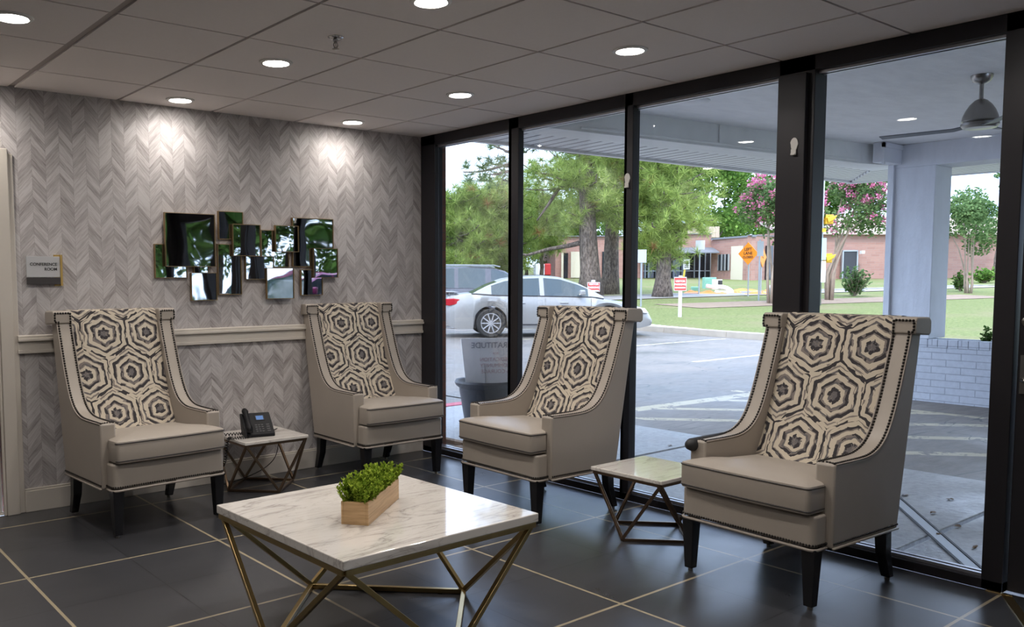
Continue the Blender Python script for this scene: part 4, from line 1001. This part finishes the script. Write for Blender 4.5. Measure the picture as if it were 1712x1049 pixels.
# ------------------------------------------------------------------ trees
def tuft(b, c, r, n, rnd, w=.020, up=.3):
    for k in range(n):
        d = Vector((rnd.gauss(0, 1), rnd.gauss(0, 1), rnd.gauss(up, .8))).normalized(); l = r*rnd.uniform(.7, 1.1)
        s_ = d.cross(Vector((rnd.random(), rnd.random(), rnd.random()))).normalized()*w
        b.add([c-s_, c+s_, c+d*l], [(0, 1, 2)])
def pine(label, u, s, H_, lean, z_lo, z_hi, rad, nb, seed, mm='pine', trunk_r=.28, group='pine trees on the lawn', tn=15, tr=.36, extra=(), side=None, needle=.017):
    rnd = random.Random(seed); x, y = spot(u, s); z = terr(x, y)+.10
    t = thing('pine_tree', label, 'tree', (x, y, z), 0, group); rr = Vector((math.cos(YAW), -math.sin(YAW), 0))
    tk = MB(); P = []; RR = []
    for k in range(13):
        f = k/12; P.append(rr*(lean*f*H_*(1-.3*f))+Vector((rnd.uniform(-.04, .04), rnd.uniform(-.04, .04), f*H_))); RR.append(trunk_r*(1.35 if k == 0 else 1)*(1-f*.75))
    tk.tube(P, RR, 14); tr_o = part('trunk', tk, M['bark'], t, smooth=True)
    br = MB(); fo = MB(); bn = MB()
    def at_(f): i = min(int(f*12), 11); return P[i].lerp(P[i+1], f*12-i)
    for k in range(nb):
        zz = z_lo+(z_hi-z_lo)*(k+rnd.random())/nb; f = zz/H_; p0_ = at_(min(f, .99)); a = rnd.uniform(0, 6.28)
        if side: a = rnd.gauss(side[0], side[1])
        g_ = (zz-z_lo)/(z_hi-z_lo); L_ = rad*(1-.55*g_)*min(1, .38+2.6*g_)*rnd.uniform(.6, 1.05); d = Vector((math.cos(a), math.sin(a), rnd.uniform(-.25, .35)))
        pts_ = [p0_]; n_ = 6
        for j in range(1, n_+1): pts_.append(p0_+d*(L_*j/n_)+Vector((rnd.uniform(-.08, .08), rnd.uniform(-.08, .08), .10*L_*(j/n_)**2-.05*L_*math.sin(j/n_*3))))
        br.tube(pts_, [.055*(1-.8*j/n_)+.008 for j in range(n_+1)], 5)
        for j in range(int(L_*5)+4):
            f2 = rnd.uniform(.28, 1.0); i = min(int(f2*n_), n_-1); c = pts_[i].lerp(pts_[i+1], f2*n_-i)+Vector((rnd.gauss(0, .30), rnd.gauss(0, .30), rnd.gauss(.05, .22)))
            tuft(fo if rnd.random() > .02 else bn, c, tr, tn, rnd, needle)
    for pts_ in extra:
        pts2 = [p0__+Vector((0, 0, 0)) for p0__ in pts_]
        br.tube(pts2, [.13*(1-.75*j/(len(pts2)-1)) for j in range(len(pts2))], 8)
    part('branches', br, M['bark'], t, smooth=True); part('needles', fo, M[mm], t)
    if bn.v: part('brown_needles', bn, M['pinebr'], t)
    return t
rr = Vector((math.cos(YAW), -math.sin(YAW), 0)); ff = Vector((math.sin(YAW), math.cos(YAW), 0))
limb = [Vector((0, 0, 2.35))-rr*.1, -rr*.9+Vector((0, 0, 2.15)), -rr*1.8+Vector((0, 0, 2.0)), -rr*2.7+Vector((0, 0, 1.75)), -rr*3.4+Vector((0, 0, 1.85))]
snag = [-rr*.4+Vector((0, 0, 4.9)), -rr*1.3+Vector((0, 0, 4.7)), -rr*1.8+Vector((0, 0, 3.9)), -rr*2.3+Vector((0, 0, 3.2))]
pine('pine tree with a leaning trunk and long bare limb, left of the two trunks', 987, 37, 12, -.05, 3.0, 9.5, 3.3, 60, 11, extra=(limb, snag), trunk_r=.44, tr=.46, tn=44, needle=.011)
pine('pine tree standing just right of the leaning pine', 1018, 38.5, 12, .05, 3.2, 9.5, 2.6, 44, 12, trunk_r=.36, tr=.46, tn=44, needle=.011)
pine('pine tree with thick trunk beyond the red parking sign', 1108, 36, 8.6, .01, 1.5, 7.6, 2.7, 100, 13, trunk_r=.33, tr=.46, tn=44, needle=.011)
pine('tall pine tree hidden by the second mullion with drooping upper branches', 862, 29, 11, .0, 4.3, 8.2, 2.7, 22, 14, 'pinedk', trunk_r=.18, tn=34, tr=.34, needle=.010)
pine('young bushy pine tree behind the minivan at left', 765, 40, 4.6, .0, .5, 4.6, 2.4, 70, 15, trunk_r=.14, tr=.5, tn=44, needle=.012)
pine('young bushy pine tree behind the sedan roof', 838, 41, 5.2, .0, .6, 5.0, 2.4, 70, 16, trunk_r=.14, tr=.5, tn=44, needle=.012)
pine('young bushy pine tree between first mullion and the long bare limb', 905, 43, 4.6, 0, 2.0, 4.6, 1.9, 40, 17, trunk_r=.12, tr=.46, tn=44, needle=.012)

def leafcloud(b, c, rx, ry, rz_, n, ls, rnd, shell=.55):
    for k in range(n):
        d = Vector((rnd.gauss(0, 1), rnd.gauss(0, 1), rnd.gauss(0, 1))).normalized(); r_ = shell+(1-shell)*rnd.random()
        p = Vector(c)+Vector((d.x*rx, d.y*ry, d.z*rz_))*r_
        q = Vector((rnd.gauss(0, 1), rnd.gauss(0, 1), rnd.gauss(.2, 1))).normalized(); w_ = q.cross(Vector((.31, .22, 1))).normalized()*ls*.42
        b.add([p, p+q*ls*.5+w_, p+q*ls, p+q*ls*.5-w_], [(0, 1, 2, 3)])
def broad(label, u, s, H_, rad, z_lo, n, seed, mm, ls=.22, group='broadleaf trees behind the building', blossoms=0, stems=1, cat='tree', name='broadleaf_tree', blobs=14, tr=.16, shift=0.0):
    rnd = random.Random(seed); x, y = spot(u, s); z = terr(x, y)+.10
    t = thing(name, label, cat, (x, y, z), 0, group); fo = MB(); tk = MB(); fl = MB()
    cs = []
    for k in range(blobs):
        a = rnd.uniform(0, 6.28); h = z_lo+(H_-z_lo)*rnd.uniform(.18, .88); hh_ = (h-z_lo)/(H_-z_lo); ex = math.sin(math.pi*min(1, hh_*.85+.12))
        r_ = rad*ex*rnd.uniform(.25, .8); c = (math.cos(a)*r_+rgt0.x*shift, math.sin(a)*r_+rgt0.y*shift, h); q = rad*rnd.uniform(.32, .5)
        cs.append((c, q)); leafcloud(fo, c, q, q, q*.8, n//blobs, ls, rnd)
    for k in range(stems):
        a = 6.28*k/max(1, stems)+.5; c = cs[k % len(cs)][0]; b0 = Vector((math.cos(a)*.10*(stems > 1), math.sin(a)*.10*(stems > 1), -.1))
        tk.tube([b0, b0*1.6+Vector((0, 0, z_lo*.5)), Vector(c)*.5+Vector((0, 0, z_lo*.45)), Vector(c)], [tr, tr*.8, tr*.55, tr*.25], 7)
    for k in range(blossoms):
        c, q = rnd.choice(cs); d = Vector((rnd.gauss(0, 1), rnd.gauss(0, 1), rnd.gauss(.5, .7))).normalized(); p = Vector(c)+d*q*1.02
        leafcloud(fl, p, .17, .17, .20, 26, .085, rnd, 0.1)
    part('foliage', fo, M[mm], t); part('trunk', tk, M['crbark'] if stems > 1 else M['bark'], t, smooth=True)
    if blossoms: part('blossom', fl, M['pink'], t)
    return t
bg = [(560, 52, 6, 4), (650, 58, 6.2, 4.5), (735, 62, 5.4, 4.2), (815, 60, 5.8, 4.2), (880, 66, 5.6, 4.0), (945, 72, 5.2, 3.6)]
LBL = ['dark leafy tree far left behind the brick pilaster', 'dark leafy tree behind the wall corner', 'dark leafy tree behind the minivan roof', 'dark leafy tree rising behind the sedan and minivan', 'dark leafy tree just right of the first mullion', 'dark leafy tree at the left end of the brick building']
for k, (u, s, h, r_) in enumerate(bg): broad(LBL[k], u, s, h, r_, 1.2, 6500, 30+k, 'leafdk', .26, 'dark trees left of the brick building')
for k, (u, s, h, r_, mm, lb) in enumerate([(1010, 85, 13.5, 6, 'leafdk', 'tall leafy tree behind the two pine trunks'), (1100, 84, 14, 6, 'leafdk', 'tall leafy tree behind the thick pine'), (1182, 80, 14, 5, 'leafmd', 'bright green leafy tree above the flat-roofed wing'), (1205, 92, 15.5, 6, 'leafdk', 'tallest leafy tree behind the dark window band'), (1268, 86, 8.6, 5, 'leafmd', 'light green tree behind the orange road signs'), (1360, 88, 11, 5.5, 'leafdk', 'leafy tree behind the wide window post')]):
    broad(lb, u, s, h, r_, 2.0, 7500, 50+k, mm, .34, 'trees behind the brick building')
broad('pink flowering crape myrtle just left of the wide window post', 1290, 31, 4.5, 1.8, 2.2, 5200, 71, 'leafcr', .12, 'pink flowering crape myrtles', 95, 4, name='crape_myrtle', tr=.06)
broad('pink flowering crape myrtle with fanning trunks beside the white column', 1386, 33, 4.9, 1.55, 2.3, 5200, 72, 'leafcr', .12, 'pink flowering crape myrtles', 100, 5, name='crape_myrtle', tr=.06, shift=.85)
broad('leafy crape myrtle without blossom seen over the brick planter', 1618, 38, 4.3, 1.6, 1.2, 4600, 73, 'leafcr', .13, 'crape myrtle over planter', 0, 5, name='crape_myrtle', tr=.05)
broad('tall light tree at the far right beyond the planter opening', 1662, 55, 8.3, 2.6, 3.0, 2600, 74, 'leafcr', .22, 'far right trees', 0, 1, blobs=10)
leafplant('lawn_shrub', 'loose green shrub on the lawn in front of the brick wall door', 'shrub', (*spot(1428, 36), terr(*spot(1428, 36))+.1), 1.35, 60, M['leafcr'], .16, .75, 'shrubs on the lawn')
leafplant('lawn_shrub', 'low round shrub against the brick wall at the far right', 'shrub', (*spot(1645, 50), terr(*spot(1645, 50))+.1), .95, 70, M['leafmd'], .2, 1.2, 'shrubs on the lawn')
leafplant('lawn_shrub', 'dark bush at the foot of the leafy crape myrtle', 'shrub', (*spot(1604, 40), terr(*spot(1604, 40))+.1), 1.0, 40, M['leafdk'], .14, .5, 'shrubs on the lawn')
# trees that only the mirrors see
for k, (x, y, h, r_) in enumerate(((1.5, -20, 8, 2.6), (4.5, -18, 7.5, 2.6), (7.4, -19.5, 8.5, 2.8), (10.4, -17.5, 8, 2.8), (13.5, -19, 8, 2.8), (17, -15, 8, 3.0), (21, -11, 8, 3.2))):
    rnd = random.Random(90+k); t = thing('broadleaf_tree', 'green tree beyond the drive, seen only in the wall mirrors', 'tree', (x, y, 0), 0, 'trees seen only in the mirrors'); fo = MB(); tk = MB()
    for j in range(22): leafcloud(fo, (rnd.gauss(0, r_*.45), rnd.gauss(0, r_*.45), h*rnd.uniform(.12, .9)), r_*.45, r_*.45, r_*.4, 260, .3, rnd)
    tk.tube([(0, 0, -.1), (.1, 0, h*.4), (0, 0, h*.8)], [.22, .18, .08], 8); part('foliage', fo, M['leafmd'], t); part('trunk', tk, M['bark'], t)

# ------------------------------------------------------------------ brick building across the street
bt = thing('brick_building', 'low pinkish brick building with dark window bands across the street', 'building')
S0 = 60.0
def P2(u, s): p = spot(u, s); return Vector((p[0], p[1]))
def slab(b, u0, s0, u1, s1, z0, z1, th=.4, off=0.0):
    a = P2(u0, s0); c = P2(u1, s1); d = (c-a).normalized(); n_ = Vector((-d.y, d.x))
    if n_.dot(Vector((fwd.x, fwd.y))) < 0: n_ = -n_
    a = a-n_*off; c = c-n_*off
    b.prism([(a.x, a.y), (c.x, c.y), (c.x+n_.x*th, c.y+n_.y*th), (a.x+n_.x*th, a.y+n_.y*th)], z0, z1, 'z')
zg = .9
b = MB(); slab(b, 928, 62, 1075, 62, zg, zpix(398, 62), 8); slab(b, 1070, 60.5, 1187, 60.5, zpix(419, 60.5), zpix(394, 60.5), 8); slab(b, 1187, 60.5, 1254, 56, zg, zpix(404, 60), .3)
slab(b, 1254, 56, 1300, 58, zg, zpix(397, 56), .3); slab(b, 1300, 58, 1780, 60, zg, zpix(392, 58), 6); part('brick_walls', b, M['bbrick'], bt)
b = MB(); slab(b, 1075, 62.5, 1187, 62.5, zg, zpix(419, 62), .3); part('window_band', b, M['dglass'], bt)
b = MB()
for u in (1077, 1083, 1096, 1125, 1140, 1159, 1177, 1186): slab(b, u, 62.2, u+1.6, 62.2, zg, zpix(418, 62), .1)
slab(b, 1075, 62.2, 1187, 62.2, zpix(456, 62), zpix(454.5, 62), .1); part('window_mullions', b, M['steel'], bt)
b = MB(); a = P2(1068, 60.4); c = P2(1190, 60.4); fv = Vector((fwd.x, fwd.y)).normalized()
V = [(a.x, a.y, zpix(416, 60)), (c.x, c.y, zpix(416, 60)), (c.x-fv.x*1.3, c.y-fv.y*1.3, zpix(424, 59)), (a.x-fv.x*1.3, a.y-fv.y*1.3, zpix(424, 59))]; V += [(x_, y_, z_-.08) for x_, y_, z_ in V]
b.add(V, [(0, 1, 2, 3), (7, 6, 5, 4), (0, 4, 5, 1), (1, 5, 6, 2), (2, 6, 7, 3), (3, 7, 4, 0)]); part('awning', b, M['awn'], bt)
b = MB(); slab(b, 1112, 66, 1200, 66, zpix(400, 66), zpix(382, 66), 3)
for u in range(1114, 1200, 5): slab(b, u, 65.95, u+1.0, 65.95, zpix(400, 66), zpix(382, 66), .05)
part('roof_penthouse', b, M['tan'], bt)
b = MB(); slab(b, 942, 61.9, 949, 61.9, zg, zpix(425, 62), .1); slab(b, 1006, 61.9, 1016, 61.9, zg, zpix(423, 62), .1)
slab(b, 1199, 59.6, 1217, 58.4, zpix(455, 59), zpix(428, 59), .1, .03); slab(b, 1279, 56.9, 1290, 57.3, zg, zpix(414, 57), .1, .03); part('dark_windows', b, M['dglass'], bt)
b = MB(); slab(b, 954, 61.8, 969, 61.8, zpix(466, 61), zpix(423, 62), .1); slab(b, 1221, 58.1, 1251, 56.3, zg, zpix(414, 57), .1, .04); slab(b, 938, 61.8, 941.5, 61.8, zg, zpix(424, 61), .1); slab(b, 971, 61.8, 979, 61.8, zg, zpix(424, 61), .1); part('cream_panels', b, M['tan2'], bt)
b = MB(); slab(b, 1199, 59.55, 1200, 59.5, zpix(455, 59), zpix(428, 59), .1, .06)
for u in (1204.5, 1210, 1216): slab(b, u, 59.3-(u-1200)*.065, u+1, 59.2-(u-1200)*.065, zpix(455, 59), zpix(428, 59), .1, .06)
part('window_mullions', b, M['steel'], bt)
b = MB(); V = []; 
a = P2(1300, 57.6); c = P2(1800, 59.6)
V = [(a.x, a.y, zpix(392, 58)), (c.x, c.y, zpix(392, 58)), (c.x+fv.x*5, c.y+fv.y*5, zpix(366, 62)), (a.x+fv.x*5, a.y+fv.y*5, zpix(366, 62))]; V += [(x_, y_, z_-.15) for x_, y_, z_ in V]
b.add(V, [(0, 1, 2, 3), (7, 6, 5, 4), (0, 4, 5, 1), (1, 5, 6, 2), (2, 6, 7, 3), (3, 7, 4, 0)])
for k in range(40):
    p = a.lerp(c, k/40); b.bar((p.x, p.y, zpix(391.5, 58)+.03), (p.x+fv.x*5, p.y+fv.y*5, zpix(366, 62)+.03), .06, h=.08)
part('ribbed_metal_roof', b, M['roofm'], bt)
b = MB(); slab(b, 1408, 58.0, 1430, 58.0, zg, zpix(424, 58), .3); part('recessed_door', b, M['dtrim'], bt)
b = MB(); slab(b, 1406, 57.95, 1408, 57.95, zg, zpix(422, 58), .2); slab(b, 1430, 57.95, 1432, 57.95, zg, zpix(422, 58), .2); slab(b, 1406, 57.95, 1432, 57.95, zpix(424, 58), zpix(422, 58), .2); part('door_frame', b, M['steel'], bt)
b = MB(); slab(b, 1438, 57.6, 1443, 57.6, zpix(428, 58), zpix(423, 58), .3); part('wall_lamp', b, M['white'], bt)
b = MB(); slab(b, 926, 61.8, 1077, 61.8, zpix(398, 62), zpix(396.5, 62), 8); slab(b, 1068, 60.3, 1188, 60.3, zpix(394, 60), zpix(393, 60), 8); slab(b, 1186, 60.3, 1255, 55.9, zpix(404, 60), zpix(404, 60)+.12, .3); slab(b, 1253, 55.9, 1301, 57.9, zpix(397, 56), zpix(395.8, 56), .3); part('roof_edge', b, M['awn'], bt)

# ------------------------------------------------------------------ road furniture
def gpos(u, s): x, y = spot(u, s); return x, y, terr(x, y)+.115
def facing(x, y, extra=0): return math.atan2(rgt0.y, rgt0.x)+extra
def postsign(name, label, u, s, tops, cat='sign', group=None, post='steel', pr=.03, wy=0, lean=0, box=False):
    x, y, z = gpos(u, s); t = thing(name, label, cat, (x, y, z), facing(x, y, wy), group)
    b = MB(); L_ = tops-z
    if box: b.box(-.045, .045, -.045, .045, -.3, L_)
    else: b.tube([(-lean, 0, -.3), (0, 0, L_)], pr, 8)
    part('post', b, M[post], t); return t, L_
def board(t, w, h, zc, m, dy=-.05, name='board'):
    b = MB(); b.box(-w/2, w/2, dy-.01, dy+.01, zc-h/2, zc+h/2); return part(name, b, m, t)
for (u, s, v0, v1, vt, wy, lb) in ((1137, 24.8, 465, 489, 463, R(-22), 'red parking sign on a white post on the near lawn'), (991.5, 24.0, 473, 490, 470, 0, 'red parking sign on a short white post in front of the pine trunks')):
    t, L_ = postsign('parking_sign', lb, u, s, zpix(vt, s), post='post', box=True, wy=wy); z0 = t.location.z
    zc = (zpix(v0, s)+zpix(v1, s))/2-z0; h = zpix(v0, s)-zpix(v1, s)
    board(t, .34, h-.02, zc, M['whsign']); board(t, .32, h-.05, zc, M['redsign'], -.058, 'red_face')
    for k, tx in enumerate(('VISITOR', 'PARKING')): text('lettering', tx, .075, M['whsign'], t, (0, -.07, zc+.075-.09*k), (R(90), 0, 0), offset=.002)
    board(t, .28, .035, zc-.105, M['whsign'], -.062, 'lower_text_band')
    t['group'] = 'red parking signs on the lawn'
t, L_ = postsign('road_sign', 'small white sign on a leaning yellow post beside the thick pine', 1146, 41, zpix(437, 41), post='yellow', pr=.045, lean=.25); z0 = t.location.z
board(t, .30, .48, zpix(444.5, 41)-z0, M['whsign'])
for k in range(4): board(t, .2, .03, zpix(440+3*k, 41)-z0, M['ink'], -.065, 'printed_line')
t, L_ = postsign('road_sign', 'blank white square sign on a tall grey pole before the dark window band', 1168, 38, zpix(405, 38)); board(t, .40, .40, zpix(412.5, 38)-t.location.z, M['whsign'])
t, L_ = postsign('road_sign', 'grey sign back on a pole right behind the third mullion', 1071.5, 29.5, zpix(425, 29)); board(t, .30, .44, zpix(430, 29)-t.location.z, M['alsign'], -.04)
t, L_ = postsign('road_sign', 'narrow bare metal sign back on a pole in front of the orange sign', 1268, 33, zpix(404, 33)); board(t, .235, .56, zpix(419, 33)-t.location.z, M['alsign'])
for (u, s, vc, lb, txt, sz, wy) in ((1250, 36, 427, 'orange diamond left lane closed road sign on a thin pole', 1, .66, R(-56)), (1271, 37.5, 433, 'second orange diamond road sign partly hidden behind a metal sign back', 0, .62, R(48))):
    t, L_ = postsign('warning_sign', lb, u, s, zpix(vc-12, s), wy=wy, group='orange diamond road signs'); zc = zpix(vc, s)-t.location.z; h = sz/math.sqrt(2)
    b = MB(); b.prism([(-h, zc), (0, zc-h), (h, zc), (0, zc+h)], -.06, -.04, 'y'); part('diamond_board', b, M['orange'], t)
    if txt:
        for k, tx in enumerate(('LEFT', 'LANE', 'CLOSED')): text('lettering', tx, .17 if k < 2 else .13, M['ink'], t, (0, -.066, zc+.17-.16*k), (R(90), 0, 0), offset=.003)
    else: text('lettering', '<', .30, M['ink'], t, (0, -.066, zc), (R(90), 0, 0))
for (u, s, w, v0, v1, m_, lb) in ((1185, 44, .30, 465.5, 486, 'greenbox', 'pale green ribbed utility cabinet on the far lawn'), (1198, 43, .22, 469, 487, 'white', 'white utility box with a dark side on the far lawn'), (1161.5, 42, .18, 481, 489, 'greenbox', 'low green utility stub left of the cabinet')):
    x, y, z = gpos(u, s); t = thing('utility_cabinet', lb, 'utility box', (x, y, z-.02), facing(x, y)); hh_ = zpix(v0, s)-z
    b = MB(); b.box(-w, w, -w*.6, w*.6, 0, hh_)
    part('cabinet_body', b, M[m_], t, bevel=.02); b = MB()
    for k in range(5): b.box(-w*.9, w*.9, -w*.6-.012, -w*.6, hh_*(.15+.16*k), hh_*(.2+.16*k))
    part('louvres', b, M[m_], t)
    if m_ == 'white': b = MB(); b.box(.0, w*.95, -w*.6-.02, -w*.6, .05, hh_*.9); part('dark_door', b, M['dtrim'], t)
x, y, z = gpos(1214, 38.5); b = MB(); rnd = random.Random(4)
b.tube(smoothpts([(-.9, 0, .35), (-.6, 0, .30), (-.2, .1, .32), (.1, 0, .22), (.28, 0, .05), (.1, -.1, .05), (-.3, 0, .05), (-.5, 0, .08)], 2), .09, 7)
o = b.build('corrugated_hose', M['coro'], loc=(x, y, z), rot=(0, 0, facing(x, y)), smooth=True); tag(o, 'pale corrugated hose coiled on the lawn beside the white utility box', 'hose')
OR = [(1157, 39, .55, 'orange netting heap right of the thick pine trunk'), (1190, 38.5, 1.0, 'long orange netting heap left of the pale hose'), (1227, 39, .45, 'small orange netting heap right of the pale hose'), (1245, 41, .95, 'orange netting heap below the orange diamond sign'), (1264, 38, .8, 'orange netting heap at the foot of the metal pole'), (1283, 40, .7, 'orange netting heap nearest the wide window post')]
for k, (u, s, w, lb) in enumerate(OR):
    x, y, z = gpos(u, s); rnd = random.Random(k); b = MB(); V = []; n = 9; F = []
    for i in range(n+1):
        for j in range(5):
            f = i/n*2-1; g_ = j/4*2-1; V.append((f*w*.75, g_*.3, max(0, (1-f*f)*(1-g_*g_))*rnd.uniform(.05, .17)))
    for i in range(n):
        for j in range(4): F.append((i*5+j, (i+1)*5+j, (i+1)*5+j+1, i*5+j+1))
    b.add(V, F); o = b.build('netting_heap', M['orangem'], loc=(x, y, z-.01), rot=(0, 0, facing(x, y))); tag(o, lb, 'netting', 'orange netting heaps on the lawn')
# utility pole with banner and signal heads seen past the wide post
x, y, z = gpos(1368, 30); t = thing('utility_pole', 'pale pole with two stacked blue-white banners at the edge of the last pane', 'pole', (x, y, z), facing(x, y))
b = MB(); b.tube([(0, 0, -.2), (0, 0, 6)], .09, 10); part('pole', b, M['steel'], t, smooth=True)
bl = mat('pale_blue_banner', (.40, .58, .78), .6)
b = MB(); b.box(-.02, .16, -.12, -.08, zpix(438, 30)-z, zpix(402, 30)-z); part('banner', b, bl, t)
b = MB(); b.box(-.02, .16, -.12, -.08, zpix(475, 30)-z, zpix(440, 30)-z); part('banner', b, M['coro'], t)
b = MB(); b.box(-.02, .13, -.12, -.08, zpix(392, 30)-z, zpix(386, 30)-z); part('yellow_band', b, M['signal'], t)
for v, lb in ((371, 'upper yellow traffic signal head beside the pale pole'), (435, 'lower yellow traffic signal head beside the pale pole')):
    x, y, z = gpos(1381, 30.1); zc = zpix(v, 30.1); t = thing('traffic_signal', lb, 'signal', (x, y, zc), facing(x, y), 'yellow traffic signal heads')
    b = MB(); b.box(-.15, .12, -.1, .1, -.16, .16); b.prism([(-.15, .05), (.20, .13), (.12, .0), (-.1, -.12)], -.22, -.1, 'y'); part('housing', b, M['signal'], t, bevel=.02)
    b = MB(); b.tube([(-.15, .02, 0), (-.40, .02, 0)], .02, 6); part('bracket_arm', b, M['signal'], t)
# squirrel-like grey stub by the post, distant red truck
x, y, z = gpos(1291, 37.5); t = thing('pipe_stub', 'short grey bent pipe stub on the verge beside the wide window post', 'pipe', (x, y, z), facing(x, y))
b = MB(); b.tube([(-.12, 0, 0), (-.14, 0, .28), (-.10, 0, .40)], .06, 8); b.tube([(-.1, 0, .15), (.12, 0, .02)], .07, 8); part('pipe', b, M['steel'], t, smooth=True)
x, y, z = gpos(905, 62); t = thing('delivery_truck', 'distant red and white truck beyond the sedan roof', 'truck', (x, y, z), facing(x, y))
b = MB(); b.box(-.5, .15, -.5, .5, .25, 1.0); part('cargo_box', b, M['whsign'], t, bevel=.03)
b = MB(); b.box(.17, .6, -.5, .5, .22, 1.05); part('cab', b, M['red'], t, bevel=.08)
b = MB(); b.box(-.35, -.1, -.52, .52, 0, .26); b.box(.25, .48, -.52, .52, 0, .26); part('wheels', b, M['tyre'], t, bevel=.1)
